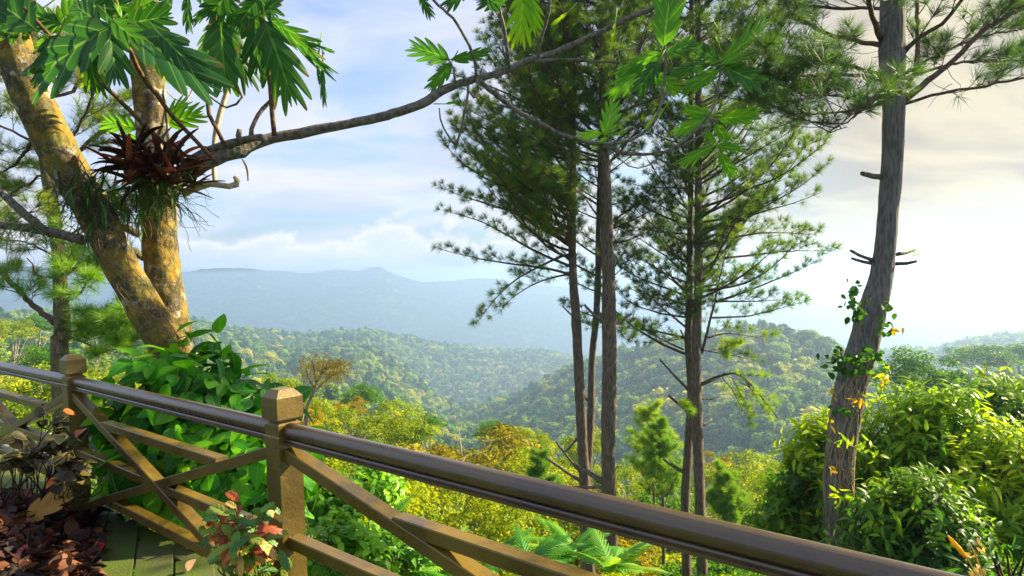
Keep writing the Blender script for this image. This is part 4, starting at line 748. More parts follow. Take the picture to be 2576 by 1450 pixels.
# short rings of moss and dead straps where orchids sit
def epiphyte(name, label, cat, cx_, cy_, d, n, L, spreadx, spready, mt, seed, droop=1.0, wd=.03, t=.4):
    rng = RS(seed); c = P(cx_, cy_, d); root = thing(name, label, cat, c); g = Geo(); tm = [strap(wd, droop * k) for k in (.5, 1.0, 1.5)]
    for k in range(n):
        p = P(cx_ + rng.uniform(-1, 1) * spreadx, cy_ + rng.uniform(-1, 1) * spready, d - rng.uniform(0, .10)); dv = nrm(rng.randn(3) * [1, .6, .7] + [0, -.35, .25])
        scatter(g, tm[k % 3], p[None], frames(dv, [0, 0, 1])[None], np.array([L * rng.uniform(.5, 1.2)]), t + rng.uniform(-.3, .3))
    g.obj('leaves', M[mt], root); g = Geo()
    for k in range(n // 2):
        p = P(cx_ + rng.uniform(-1, 1) * spreadx, cy_ + rng.uniform(-1, 1) * spready, d); v = nrm(rng.randn(3) * [1, .5, .8] + [0, -.4, -.3]); q = [p]
        for u in range(6): v = nrm(v + rng.randn(3) * .35 + [0, 0, -.1]); q.append(q[-1] + v * L * .22)
        tube(g, smoothpath([[*a_, .0016] for a_ in q], .03), 4)
    g.obj('roots', M['dry'], root); return root
epiphyte('orchid', 'strap-leaved orchid tangle under the red bromeliad, hanging over the upright trunk', 'orchid', 400, 500, 5.05, 130, .30, 50, 32, 'strap', 61, 1.2, .028)
epiphyte('orchid', 'dry orchid clump gripping the leaning trunk below its first fork', 'orchid', 215, 520, 4.93, 110, .30, 62, 50, 'strap', 62, 1.0, .022, .2)
epiphyte('orchid', 'small green orchid tuft between the two trunks', 'orchid', 310, 520, 5.2, 60, .28, 40, 24, 'strap', 63, .8, .035, .7)
epiphyte('orchid', 'thin orchid strands on the crossing boughs at the left edge', 'orchid', 60, 575, 5.1, 40, .32, 55, 14, 'strap', 64, 1.0, .02, .3)
# bromeliad
rng = RS(65); c0 = P(398, 455, 5.0); br = thing('bromeliad', 'large dark maroon bromeliad with red-tipped straps seated in the fork of the upright trunk', 'bromeliad', c0)
g = Geo(); g2 = Geo(); tm = [strap(.085, .35, 9, .9, .35), strap(.10, .6, 9, 1.0, .4), strap(.075, .15, 9, .8, .3)]
for k in range(150):
    cc = c0 + np.array([rng.uniform(-.22, .20), rng.uniform(-.15, .12), rng.uniform(-.06, .20)]); aa = rng.uniform(0, 6.28); e_ = rng.uniform(-.15, 1.25)
    dv = np.array([math.cos(aa) * math.cos(e_), math.sin(aa) * math.cos(e_) * .8 - .1, math.sin(e_)]); dv = nrm(dv + nrm(cc - c0) * .45)
    scatter(g2 if rng.rand() < .10 else g, tm[k % 3], cc[None], frames(dv, [0, 0, 1])[None], np.array([rng.uniform(.17, .32)]), rng.uniform(.1, .95))
g.obj('leaves', M['maroon'], br); g2.obj('red_leaves', M['red_tip'], br)

# ------------------------------------------------------------------ broad plant round the foot of the breadfruit tree
def mound(name, label, cat, c, ax3, n, L, mt, seed, tm, t=(.2, .8), hang=.6, stems=20, mt2=None, p2=0.0, zmin=-1.0, lowz=None, shells=(.72, 1.02)):
    """leaves on stalks over an uneven mound: they face outwards and hang a little"""
    rng = RS(seed); c = np.asarray(c, float); gz = float(ground(c[0], c[1])) if lowz is None else lowz; root = thing(name, label, cat, (c[0], c[1], gz)); g = Geo(); g2 = Geo(); st = Geo()
    u = nrm(rng.randn(n, 3)); u[:, 2] = np.where(u[:, 2] < zmin, -u[:, 2], u[:, 2]); rr = rng.uniform(*shells, (n, 1)); lump = 1 + .16 * np.sin(u[:, :1] * 5 + seed) + .14 * np.sin(u[:, 2:] * 6 + u[:, 1:2] * 4)
    pos = c + u * np.asarray(ax3) * rr * lump; nn = nrm(u / np.asarray(ax3) * np.mean(ax3)); ax = nrm(nn * .55 + rng.randn(n, 3) * .45 + np.array([0, 0, -hang])); up = nn + rng.randn(n, 3) * .35 + [0, 0, .35]
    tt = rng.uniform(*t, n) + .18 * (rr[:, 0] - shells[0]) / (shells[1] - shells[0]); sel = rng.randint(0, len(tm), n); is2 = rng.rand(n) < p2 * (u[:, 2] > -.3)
    for k in range(len(tm)):
        for gg, m_ in ((g, (sel == k) & ~is2), (g2, (sel == k) & is2)):
            if m_.any(): scatter(gg, tm[k], pos[m_], frames(ax[m_], up[m_]), L * rng.uniform(.45, 1.2, m_.sum()), tt[m_])
    g.obj('leaves', M[mt], root)
    if g2.n: g2.obj('fresh_lit_leaves', M[mt2], root)
    for k in range(stems):
        e = pos[rng.randint(n)]; b = np.array([c[0] + rng.uniform(-.3, .3) * ax3[0], c[1] + rng.uniform(-.3, .3) * ax3[1], min(gz, c[2] - ax3[2] * .6)]); m = (b + e) / 2 + rng.randn(3) * .12 * ax3[0]
        tube(st, smoothpath([[*b, .010], [*m, .007], [*e, .003]], .08), 5)
    if stems: st.obj('stems', M['twig'], root)
    return root
OV = [leaf_oval(.34, .30, .20, 9, .85, .5, 2), leaf_oval(.30, .55, .25, 9, .9, .4, 2), leaf_oval(.38, .15, .12, 9, .8, .6, 2)]
LAN = [leaf_oval(.17, .8, .25, 8, .9, 0, 1), leaf_oval(.15, 1.3, .25, 8, .9, 0, 1), leaf_oval(.19, .4, .2, 8, .9, 0, 1)]
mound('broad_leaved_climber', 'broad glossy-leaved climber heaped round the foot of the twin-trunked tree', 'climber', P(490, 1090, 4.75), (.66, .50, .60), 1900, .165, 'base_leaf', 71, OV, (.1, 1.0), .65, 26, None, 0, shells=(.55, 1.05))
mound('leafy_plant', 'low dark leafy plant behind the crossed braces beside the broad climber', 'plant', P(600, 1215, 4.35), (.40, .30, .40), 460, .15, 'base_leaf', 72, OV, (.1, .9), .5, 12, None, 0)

# ------------------------------------------------------------------ glossy shrubs on the right and other leafy shoots
def shrub(name, label, cat, c, ax3, nshoot, mt, seed, L=.17, nl=9, slen=.45, tm=None, t=(.1, .6), mt2=None, p2=.3, group=None, upw=.5, fill=0):
    rng = RS(seed); c = np.asarray(c, float); gz = float(ground(c[0], c[1])); root = thing(name, label, cat, (c[0], c[1], gz), group); tm = tm or LAN; G1, G2, st = Geo(), Geo(), Geo(); ax3 = np.asarray(ax3, float)
    for q in range(nshoot + fill):
        u = nrm(rng.randn(3)); u[2] = abs(u[2]) if u[2] < -.75 else u[2]
        rr = rng.uniform(.70, 1.0) if q < nshoot else rng.uniform(.3, .7)
        lump = 1 + .14 * math.sin(u[0] * 6 + seed) + .12 * math.sin(u[2] * 7 + u[1] * 5 + seed * 2); e = c + u * ax3 * rr * lump; d = nrm(u * .8 + rng.randn(3) * .35 + [0, 0, upw]); n = nl + rng.randint(-2, 3); p = e - d * slen * .5; rows = [[*p, .006]]
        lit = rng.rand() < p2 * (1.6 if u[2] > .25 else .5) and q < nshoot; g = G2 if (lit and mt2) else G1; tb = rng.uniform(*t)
        for k in range(n):
            d = nrm(d + rng.randn(3) * .08 + [0, 0, .03]); p = p + d * slen / n; rows.append([*p, .005 - .003 * k / n]); lat = nrm(np.cross(d, rng.randn(3))); a_ = nrm(lat * 1.0 + d * (.25 + .6 * k / n) + [0, 0, .05]); s_ = L * rng.uniform(.7, 1.15) * (1 if k > 1 else .7)
            scatter(g, tm[rng.randint(len(tm))], p[None], frames(a_, nrm(d + [0, 0, .6]))[None], np.array([s_]), tb + .25 * k / n + rng.uniform(-.1, .1))
        tube(st, np.array(rows), 3, 0, None, 0, False)
    for k in range(8):
        e = c + nrm(rng.randn(3)) * ax3 * .6; b = np.array([c[0] + rng.uniform(-.25, .25) * ax3[0], c[1] + rng.uniform(-.25, .25) * ax3[1], gz - .1]); m = (b + e) / 2 + rng.randn(3) * .08 * ax3[0]
        tube(st, smoothpath([[*b, .022], [*m, .015], [*e, .006]], .15), 6)
    if G1.n: G1.obj('leaves', M[mt], root)
    if G2.n: G2.obj('fresh_lit_leaves', M[mt2], root)
    st.obj('stems', M['twig'], root); return root
def boxpx(x0, x1, y0, y1, d, depth=None):
    c = P((x0 + x1) / 2, (y0 + y1) / 2, d); return c, ((x1 - x0) / 2 / FPX * d, (depth or (x1 - x0) / 2.4 / FPX * d), (y1 - y0) / 2 / FPX * d)
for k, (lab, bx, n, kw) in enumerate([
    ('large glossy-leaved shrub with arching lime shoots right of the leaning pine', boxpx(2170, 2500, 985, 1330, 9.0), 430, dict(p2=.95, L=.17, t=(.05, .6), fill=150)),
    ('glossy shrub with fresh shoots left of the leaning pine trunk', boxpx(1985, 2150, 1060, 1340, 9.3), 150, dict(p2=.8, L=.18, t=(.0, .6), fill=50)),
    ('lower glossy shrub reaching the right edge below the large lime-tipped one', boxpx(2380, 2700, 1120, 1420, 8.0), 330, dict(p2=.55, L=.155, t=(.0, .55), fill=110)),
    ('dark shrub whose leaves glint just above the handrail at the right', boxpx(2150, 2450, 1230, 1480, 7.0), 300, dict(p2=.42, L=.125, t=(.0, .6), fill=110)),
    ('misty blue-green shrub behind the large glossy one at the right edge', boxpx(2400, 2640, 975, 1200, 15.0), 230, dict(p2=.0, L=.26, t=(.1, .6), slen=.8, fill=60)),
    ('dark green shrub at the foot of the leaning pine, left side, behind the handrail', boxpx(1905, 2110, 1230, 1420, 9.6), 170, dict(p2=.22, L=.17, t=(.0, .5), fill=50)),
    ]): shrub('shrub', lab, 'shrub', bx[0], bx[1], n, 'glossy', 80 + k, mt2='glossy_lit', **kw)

# ------------------------------------------------------------------ climbing vine on the leaning pine
rng = RS(91); trp = smoothpath(trunk_path([(2225, 640, 56), (2212, 720, 62), (2190, 800, 72), (2170, 880, 76), (2142, 960, 78), (2128, 1040, 76), (2112, 1150, 72), (2110, 1250, 74), (2118, 1390, 82)], DR), .05)
vt = thing('climbing_vine', 'leafy vine with pale twisting roots climbing the leaning pine trunk', 'vine', P(2118, 1380, DR - .2)); g = Geo()
def on_trunk(t, ang, off=1.04):
    q = trp[int(np.clip(t, 0, 1) * (len(trp) - 1))]; c = q[:3]; out = nrm(np.array([-c[0], -c[1], 0])); sx = np.array([-out[1], out[0], 0]); return c + (out * math.cos(ang) + sx * math.sin(ang)) * q[3] * off, out * math.cos(ang) + sx * math.sin(ang)
for k in range(48):
    t0 = rng.uniform(.28, .85); t1 = min(1, t0 + rng.uniform(.15, .5)); a0 = rng.uniform(-1.4, 1.4); n = 12; pts = []
    for q in range(n): tt = t0 + (t1 - t0) * q / (n - 1); p, o_ = on_trunk(tt, a0 + math.sin(q * 1.1 + k) * .16 + (q / n) * rng.uniform(-.1, .3)); pts.append([*p, rng.uniform(.004, .008)])
    tube(g, smoothpath(pts, .05), 5)
g.obj('roots', M['root'], vt)
def cluster(geo, x, y, d, n, L, tm, rng, sx=14, sy=12, t=(.3, .8), out=(-.1, -1, .2), k=1.0):
    pos = np.array([P(x + rng.randn() * sx, y + rng.randn() * sy, d + rng.uniform(-.08, .05)) for _ in range(n)]); ax = nrm(rng.randn(n, 3) * [1, .7, .8] + np.array([0, -.3, -.25])); up = nrm(rng.randn(n, 3) * .5 + np.array(out)); sel = rng.randint(0, len(tm), n)
    for q in range(len(tm)):
        m_ = sel == q
        if m_.any(): scatter(geo, tm[q], pos[m_], frames(ax[m_], up[m_]), L * rng.uniform(.6, 1.2, m_.sum()) * k, rng.uniform(*t, m_.sum()))
g = Geo()
for x, y, n, sx, sy in ((2148, 750, 26, 14, 18), (2155, 790, 12, 10, 16), (2150, 905, 46, 34, 14), (2190, 910, 14, 20, 14), (2110, 905, 14, 12, 16), (2232, 775, 9, 8, 8), (2228, 830, 12, 9, 16), (2120, 1035, 10, 14, 6), (2130, 935, 12, 24, 8)): cluster(g, x, y, DR - .25, int(n * 1.4), .075, OV, rng, sx, sy, (.1, .6))
g.obj('dark_leaves', M['glossy'], vt); g = Geo()
for x, y, n, sx, sy in ((2222, 935, 12, 8, 14), (2130, 1112, 12, 18, 8), (2180, 1120, 10, 14, 12), (2110, 1250, 12, 14, 12), (2150, 1260, 8, 12, 8), (2140, 1370, 8, 16, 8), (2100, 900, 6, 8, 8), (2185, 1005, 5, 10, 6), (2205, 1140, 8, 8, 20)): cluster(g, x, y, DR - .27, n, .095, LAN, rng, sx, sy, (.2, .9))
g.obj('fresh_lit_leaves', M['glossy_lit'], vt); g = Geo()
for x, y, n, sx, sy in ((2165, 1005, 7, 8, 6), (2224, 945, 5, 5, 6), (2092, 1080, 3, 4, 8), (2085, 1180, 3, 3, 6), (2100, 985, 3, 3, 10), (2250, 825, 4, 8, 4)): cluster(g, x, y, DR - .30, n, .10, LAN, rng, sx, sy, (.3, .9))
g.obj('yellow_leaves', M['gold'], vt)

# ------------------------------------------------------------------ trees of the slope
CR = {}
for mt_, seeds in (('olive', (1, 2)), ('yellow', (3, 4, 5)), ('green', (6, 7, 8)), ('rust', (9,))):
    for s_ in seeds:
        rng = RS(200 + s_); gg = crown_geo(rng, 1.0, rng.uniform(.78, .95), rng.randint(34, 46), 7200, .058, .35, leaf_quad(.26), .9, crr=(.13, .34), spread=(.35, 1.0)); CR.setdefault(mt_, []).append(gg.mesh('crown', M[mt_]))
def slope_tree(label, x, top, r, wpx, kind_, hpx=None, group=None, seed=0, name='tree', trunkpx=None):
    """tree seen at column x with its highest leaves at row top, r metres away, wpx wide"""
    rng = RS(300 + seed); p = P(x, top, r); rx = wpx * 1.38 / 2 / FPX * r; rz = (hpx or wpx * .8) * 1.3 / 2 / FPX * r; gz = float(ground(p[0], p[1])); root = thing(name, label, 'tree', (p[0], p[1], gz), group)
    o = bpy.data.objects.new('crown', CR[kind_][seed % len(CR[kind_])]); COL.objects.link(o); o.parent = root; s = (rx * .92, rx * .92, rz * .98); cz = p[2] - gz - rz * 1.62; o.location = (0, 0, cz); o.scale = s; o.rotation_euler = (0, 0, rng.rand() * 6.28)
    g = Geo(); c = np.array([p[0], p[1], 0]); zc = cz + gz; tr = [[*(c + [0, 0, gz - .3]), .035 * rx + .05], [*(c + rng.randn(3) * .05 * rx + [0, 0, gz * .5 + zc * .5]), .03 * rx + .04], [*(c + rng.randn(3) * .1 * rx + [0, 0, zc + rz * .5]), .02 * rx + .02]]
    tube(g, smoothpath(tr, .4), 8, .05, rng)
    for k in range(7):
        a = rng.rand() * 6.28; s0 = np.array(tr[1][:3]) * .4 + np.array(tr[2][:3]) * .6 - [0, 0, rng.rand() * rz * .5]; e = c + np.array([math.cos(a) * rx * .7, math.sin(a) * rx * .7, zc + rz * rng.uniform(.5, 1.2)]); m = (s0 + e) / 2 + [0, 0, rz * .1]
        tube(g, smoothpath([[*s0, .014 * rx + .015], [*m, .009 * rx + .01], [*e, .004 * rx + .004]], .4), 5)
    g.obj('trunk', M['trunk_far'], root); return root
SG = 'trees on the slope below the railing'
TL = [('broad golden-olive tree crown rising above the handrail in the middle of the valley', 1185, 1012, 36, 400, 'olive', 330),
 ('green-gold tree left of the broad golden-olive crown, behind the near post', 985, 1000, 42, 190, 'yellow', 170), ('small dark green tree peeping out left of the golden-olive crown', 1072, 1026, 50, 80, 'green', 70),
 ('round bright yellow-green tree right of the golden-olive crown', 1318, 1064, 46, 95, 'yellow', 80), ('lime tree crown lower right of the round yellow-green one', 1372, 1096, 40, 110, 'yellow', 150), ('orange-tinged tree at the right shoulder of the golden-olive crown', 1290, 1150, 30, 190, 'olive', 170),
 ('yellow tree glowing between the furrowed pine trunks', 1475, 1062, 48, 110, 'yellow', 120), ('yellow-gold tree right of the right-hand pine pair', 1880, 1130, 44, 210, 'yellow', 180), ('olive tree just right of the right-hand pine pair, behind the yellow-gold one', 1800, 1120, 52, 110, 'olive', 110),
 ('lime-green tree filling the gap right of the near post', 800, 985, 40, 150, 'yellow', 150), ('small olive-gold tree just right of the near post cap, below the orange sapling', 765, 1000, 38, 80, 'olive', 80), ('green tree beyond the broad climber, left of the near post', 690, 935, 44, 120, 'yellow', 110),
 ('sunlit lime tree seen over the left handrail', 60, 905, 30, 330, 'yellow', 260), ('yellow-green tree behind the left post cap', 280, 900, 36, 250, 'yellow', 220), ('small pale tree below the brown-roofed house at the left edge', 20, 792, 120, 120, 'yellow', 90), ('dark green tree down the slope left of the mossy pine trunk', 110, 850, 60, 130, 'green', 110),
 ('rounded lime tree in the clearing behind the mossy pine', 215, 800, 130, 110, 'yellow', 80), ('grey-green tree rising left of the mossy pine trunk below the house', 90, 775, 150, 100, 'green', 80),
 ('yellow-green tree right under the middle of the handrail', 1010, 1150, 22, 300, 'yellow', 260), ('gold-green tree seen through the second bay of the railing', 1270, 1215, 20, 330, 'yellow', 300), ('golden tree below the rail in front of the furrowed trunk', 1500, 1260, 21, 240, 'olive', 230),
 ('dull green tree at the right of the near slope under the handrail', 1680, 1200, 26, 200, 'green', 210), ('bright green tree between the two groups of pines', 1600, 1210, 34, 140, 'yellow', 150), ('mid-green tree in front of the spur, right of the lime one', 1440, 1130, 60, 90, 'green', 90), ('low gold tree at the foot of the right-hand pine pair', 1860, 1240, 27, 190, 'yellow', 170), ('green tree crown left of the golden-olive one, half hidden by the rail', 880, 1075, 28, 170, 'green', 150),
 ('gold-tipped tree low to the right of the orange sapling', 880, 985, 60, 90, 'olive', 70), ('soft green tree high on the slope beyond the orange sapling', 905, 955, 90, 100, 'green', 90), ('bushy gold tree left of the near post, behind the broad climber', 720, 1000, 26, 150, 'olive', 140), ('deep green tree just above the spur foot at centre', 1240, 1040, 70, 100, 'green', 80)]
TL += [('lower gold crown at the left foot of the broad golden-olive one', 1060, 1085, 30, 230, 'olive', 200), ('gold-leaved tree spilling right from the broad golden-olive crown toward the bare trunks', 1330, 1125, 30, 230, 'yellow', 210), ('gold tree beyond the thick furrowed trunk, just above the handrail', 1560, 1150, 38, 150, 'yellow', 150), ('olive tree in front of the spur between the golden-olive crown and the bare trunks', 1410, 1150, 33, 150, 'olive', 140), ('yellow-green tree right of the right-hand pair, behind the shrub', 1960, 1155, 36, 150, 'yellow', 170), ('wide gold tree under the handrail left of the furrowed trunk', 1380, 1240, 24, 260, 'yellow', 240), ('dark green tree between the golden-olive and the round lime crown, further down the valley', 1265, 1105, 58, 110, 'green', 110), ('green-gold tree in the second bay just right of the near post', 860, 1130, 19, 260, 'yellow', 260), ('pale green tree further down behind the green-gold one', 1010, 1050, 62, 120, 'yellow', 100), ('mid-green tree low between the two pine groups', 1690, 1150, 42, 130, 'green', 130)]
for k, (lab, x, top, r, wpx, kd, hp) in enumerate(TL): slope_tree(lab, x, top, r, wpx, kd, hp, SG, k)
slope_tree('hazy feathery tree standing against the white sky right of the leaning pine', 2312, 838, 60, 190, 'green', 190, None, 41)
slope_tree('hazy round-topped tree on the far right skyline', 2450, 850, 190, 150, 'green', 100, None, 42); slope_tree('misty tree at the right edge of the skyline', 2570, 845, 210, 140, 'green', 100, None, 43)
# thin orange sapling with open pale branches
rng = RS(95); DS = 15; b = P(770, 1120, DS); b[2] = float(ground(b[0], b[1])); ot = thing('sapling', 'spindly sapling with pale open branches and rusty orange leaves behind the near post', 'tree', b); wood = Geo(); tp = []
limb(wood, [(768, 1250, 9), (770, 1050, 8), (778, 1010, 7), (795, 965, 6), (815, 930, 5), (830, 905, 3)], DS, DS, 6, .04, rng)
for pts in ([(778, 1010, 5), (800, 975, 4), (835, 945, 3), (860, 935, 2)], [(795, 965, 4), (790, 930, 3), (785, 905, 2)], [(802, 950, 4), (815, 915, 3), (812, 895, 2)], [(815, 930, 3), (845, 915, 2), (862, 918, 2)], [(790, 975, 4), (775, 950, 3), (770, 925, 2)], [(812, 940, 3), (835, 925, 2), (850, 955, 2)]):
    pa = limb(wood, pts, DS, DS + rng.uniform(-.5, .5), 5, 0, None, .12); tp += [q[:3] for q in pa[len(pa) // 3:]]
wood.obj('trunk', M['trunk_far'], ot); g = Geo(); n = 1700; pos = np.array([tp[rng.randint(len(tp))] for _ in range(n)]) + rng.randn(n, 3) * [.17, .17, .07]; ax = nrm(rng.randn(n, 3)); scatter(g, leaf_quad(.3), pos, frames(ax, rng.randn(n, 3) + [0, 0, 1]), rng.uniform(.035, .07, n), rng.uniform(.2, .9, n)); g.obj('leaves', M['rust'], ot)
# young bright pines on the slope
def young_pine(label, x, top, bot, d, seed):
    rng = RS(seed); p = P(x, top, d); gz = float(ground(p[0], p[1])); root = thing('young_pine', label, 'pine tree', (p[0], p[1], gz)); H_ = p[2] - gz; g = Geo(); tube(g, smoothpath([[p[0], p[1], gz - .2, .07], [p[0] + .1, p[1], gz + H_ * .5, .05], [p[0], p[1], p[2] - .2, .012]], .3), 7, .04, rng); g.obj('trunk', M['bark_pine'], root)
    wood = Geo(); tf = []; hv = (bot - top) / FPX * d; 
    for k in range(40):
        f = rng.rand() ** .8; z = p[2] - hv * f; a = rng.rand() * 6.28; Lb = (.25 + .9 * f) * hv * .42 * rng.uniform(.6, 1.15); pine_bough(wood, tf, np.array([p[0], p[1], z]), np.array([math.cos(a), math.sin(a), .55]), max(.3, Lb), .014, rng, .5, 0, 1.1, 1., .5)
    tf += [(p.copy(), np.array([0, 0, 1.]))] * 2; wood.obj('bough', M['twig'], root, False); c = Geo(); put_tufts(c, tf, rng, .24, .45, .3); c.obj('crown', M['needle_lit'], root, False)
young_pine('bright green young pine between the central pine groups', 1632, 1010, 1215, 26, 101); young_pine('lower young pine right in front of the taller bright one between the pine groups', 1655, 1060, 1260, 22, 102); young_pine('fluffy young pine left of the three bare trunks above the rail', 1355, 1140, 1290, 24, 103); young_pine('young pine low beside the right-hand pine pair, above the handrail', 1825, 1190, 1330, 20, 104)

# ------------------------------------------------------------------ undergrowth on the near slope (one mass), ferns, lime plants
rng = RS(120); mk = []
for k in range(6):
    gg = crown_geo(rng, 1.1, .8, rng.randint(14, 22), 1900, .13, .4, leaf_quad(.30) if k % 2 else (LAN[2][0] * [1.4, 1, 1], LAN[2][1]), .8); mk.append((gg, M[('yellow', 'lime', 'olive', 'green', 'yellow', 'green')[k]]))
ucol = variants('bush_shape', mk); n = 15000; a = rng.uniform(-44, 44, n); r = np.exp(rng.uniform(math.log(6.6), math.log(125), n)); x = r * np.sin(np.radians(a)); y = r * np.cos(np.radians(a))
s = rng.uniform(.55, 1.1, n) * np.clip(r / 17, .45, 3.6); ok = (y > 3.6 + .0 * x) & ~((r < 8) & (x > -2.5) & (x < -1.2)) ; s[r < 11] *= .8
idx = np.where(x < -1.5 - .1 * y, rng.choice([0, 3, 4, 5, 3], n), np.where(r < 14, rng.choice([1, 4, 2, 0], n), rng.choice([0, 1, 4, 4, 0, 2, 3], n))); idx = np.where((x > 2.2) & (r < 22), rng.choice([3, 5], n), idx)
tag(instancer('undergrowth', np.stack([x, y, ground(x, y) - .35 * s], -1)[ok], (rng.rand(n) * 6.28)[ok], s[ok], idx[ok], ucol), 'mixed green and gold undergrowth covering the slope under the railing', 'undergrowth', None, 'stuff')
FR = [leaf_lobed(13, .20, .85, .9, .1, 110, 1, pw=.9), leaf_lobed(12, .22, .85, 1.3, .1, 100, 1, pw=.9)]
def fern(label, x, y, d, n, L, seed):
    rng = RS(seed); c = P(x, y, d); root = thing('fern', label, 'fern', (c[0], c[1], c[2]), 'ferns below the railing'); g = Geo()
    for k in range(n):
        aa = rng.rand() * 6.28; e_ = rng.uniform(.3, 1.1); dv = np.array([math.cos(aa) * math.cos(e_), math.sin(aa) * math.cos(e_), math.sin(e_)]); scatter(g, FR[k % 2], (c + rng.randn(3) * .03)[None], frames(dv, [0, 0, 1])[None], np.array([L * rng.uniform(.7, 1.15)]), rng.uniform(.2, .9))
    g.obj('fronds', M['fern'], root); g = Geo(); b = float(ground(c[0], c[1])); tube(g, np.array([[c[0], c[1], b, .03], [*c, .02]]), 6); g.obj('stem', M['twig'], root)
for k, (x, y, d, lab) in enumerate([(1010, 1440, 7.5, 'fern left of the long brace in the second bay'), (1120, 1425, 8.5, 'fern in front of the long brace, between two rails'), (1330, 1440, 8, 'fern under the middle rail, right of the long brace'), (1450, 1400, 9, 'fern below the upper rail near the picture bottom'), (1540, 1440, 8, 'fern at the foot of the thick pine'), (1240, 1400, 9.5, 'fern beyond the long brace, partly hidden by it'), (930, 1410, 7, 'fern beside the lime plants right of the near post')]): fern(lab, x, y, d, 16, .75, 130 + k)
PAL = [leaf_oval(.26, .7, .15, 7, .9, 0, 1), leaf_oval(.22, 1.1, .2, 7, .9, 0, 1)]
for k, (x0, x1, y0, y1, d, lab) in enumerate([(775, 900, 1215, 1330, 6.2, 'lime-leaved plant right of the near post, above the middle rail'), (770, 960, 1330, 1470, 5.6, 'lime-leaved plant right of the near post, below the middle rail'), (880, 1000, 1180, 1290, 8., 'lime sprigs behind the first long brace'), (930, 1080, 1330, 1440, 7., 'lime plant between the long brace and the middle rail')]):
    bx = boxpx(x0, x1, y0, y1, d); shrub('lime_plant', lab, 'plant', bx[0], bx[1], 110, 'lime', 140 + k, L=.10, nl=8, slen=.22, tm=PAL, t=(.1, .7))
# grass stalk and seed head above the rail
g = Geo(); gs = thing('grass_stalk', 'golden seed head of a grass stalk above the handrail at lower right', 'grass stalk', P(2440, 1440, 3.2)); tube(g, smoothpath([[*P(2470, 1480, 3.2), .003], [*P(2432, 1402, 3.2), .003], [*P(2400, 1370, 3.2), .003]], .02), 5); g.obj('stem', M['straw'], gs)
g = Geo(); tube(g, smoothpath([[*P(2433, 1404, 3.2), .004], [*P(2420, 1390, 3.2), .010], [*P(2400, 1366, 3.2), .010], [*P(2384, 1347, 3.2), .003]], .01), 8, .12, RS(5)); g.obj('seed_head', M['gold'], gs)
g = Geo(); gs = thing('grass_stalk', 'thin straw-coloured stalk with dry leaflets right of the golden seed head', 'grass stalk', P(2470, 1440, 3.2)); tube(g, smoothpath([[*P(2480, 1480, 3.2), .004], [*P(2455, 1400, 3.2), .003], [*P(2436, 1362, 3.2), .002]], .02), 5); g.obj('stem', M['straw'], gs); g = Geo(); cluster(g, 2462, 1415, 3.2, 16, .05, LAN, RS(6), 9, 26); g.obj('dry_leaves', M['straw'], gs)
# shed at the far left
c = P(20, 836, 850); gz = SHED_Z; sh = thing('house', 'small brown-roofed house far off among the trees at the left edge', 'house', (c[0], c[1], gz)); g = Geo(); X_ = np.array([1., 0, 0]); Y_ = np.array([0, 1., 0]); box(g, (c[0], c[1], (gz - 6 + c[2] - 4) / 2), X_, Y_, Zv, 10, 7, (c[2] - gz + 2) / 2); g.obj('wall', M['wallm'], sh, False)
g = Geo(); g.add([c + X_ * a_ * 12 + Y_ * b_ * 9 + Zv * z_ for a_ in (-1, 1) for b_, z_ in ((-1, -4.), (0, 1.5), (1, -4.), (1, -4.6), (-1, -4.6))], [np.array([[0, 1, 6, 5], [1, 2, 7, 6], [2, 3, 8, 7], [3, 4, 9, 8], [4, 0, 5, 9]]), np.array([[0, 4, 3, 2, 1], [5, 6, 7, 8, 9]])]); g.obj('roof', M['roof'], sh, False)

# ------------------------------------------------------------------ plants and litter on the deck
CO = [leaf_oval(.40, .4, .2, 8, .75, .5, 2), leaf_oval(.42, .7, .15, 8, .75, .5, 2)]
def coleus(label, x, y, d, n, sx, sy, seed, L=.062, mt='coleus', edge=True, base=None, reds=3):
    rng = RS(seed); bx, by = base; b = Pz(bx, by, 0.0); root = thing('coleus', label, 'potted plant', b, None); g = Geo(); ge = Geo(); gr = Geo(); st = Geo()
    for k in range(n // 5):
        e = P(x + rng.randn() * sx, y + rng.randn() * sy, d + rng.uniform(-.15, .15)); m = (b + e) / 2 + rng.randn(3) * .05; pa = smoothpath([[*(b + rng.randn(3) * [.12, .12, 0]), .005], [*m, .004], [*e, .002]], .04); tube(st, pa, 5)
        for q in range(5):
            p = pa[-1 - (q // 2) * 2, :3]; aa = rng.rand() * 6.28; dv = nrm([math.cos(aa), math.sin(aa), rng.uniform(-.5, .3)]); up = nrm(np.array([0, -.5, 1]) + rng.randn(3) * .3); L_ = L * rng.uniform(.7, 1.2); gg = gr if rng.rand() < reds / max(n, 1) * 5 and q == 0 else g; tm_ = CO[q % 2]
            scatter(gg, tm_, p[None], frames(dv, up)[None], np.array([L_]), rng.uniform(.1, .9))
            if edge and gg is g:
                v = tm_[0]; nU = 8; bfr = frames(dv, up)
                for side in (0, 4):
                    rim = v[side * nU:(side + 1) * nU] * L_ @ bfr.T + p + bfr[:, 2] * .0012; tube(ge, np.concatenate([rim, np.full((nU, 1), .0008)], 1), 4, 0, None, 0, False)
    g.obj('leaves', M[mt], root); st.obj('stems', M['twig'], root)
    if ge.n: ge.obj('leaf_edges', M['coleus_edge'], root)
    if gr.n: gr.obj('red_leaves', M['beg_red'], root)
    return root
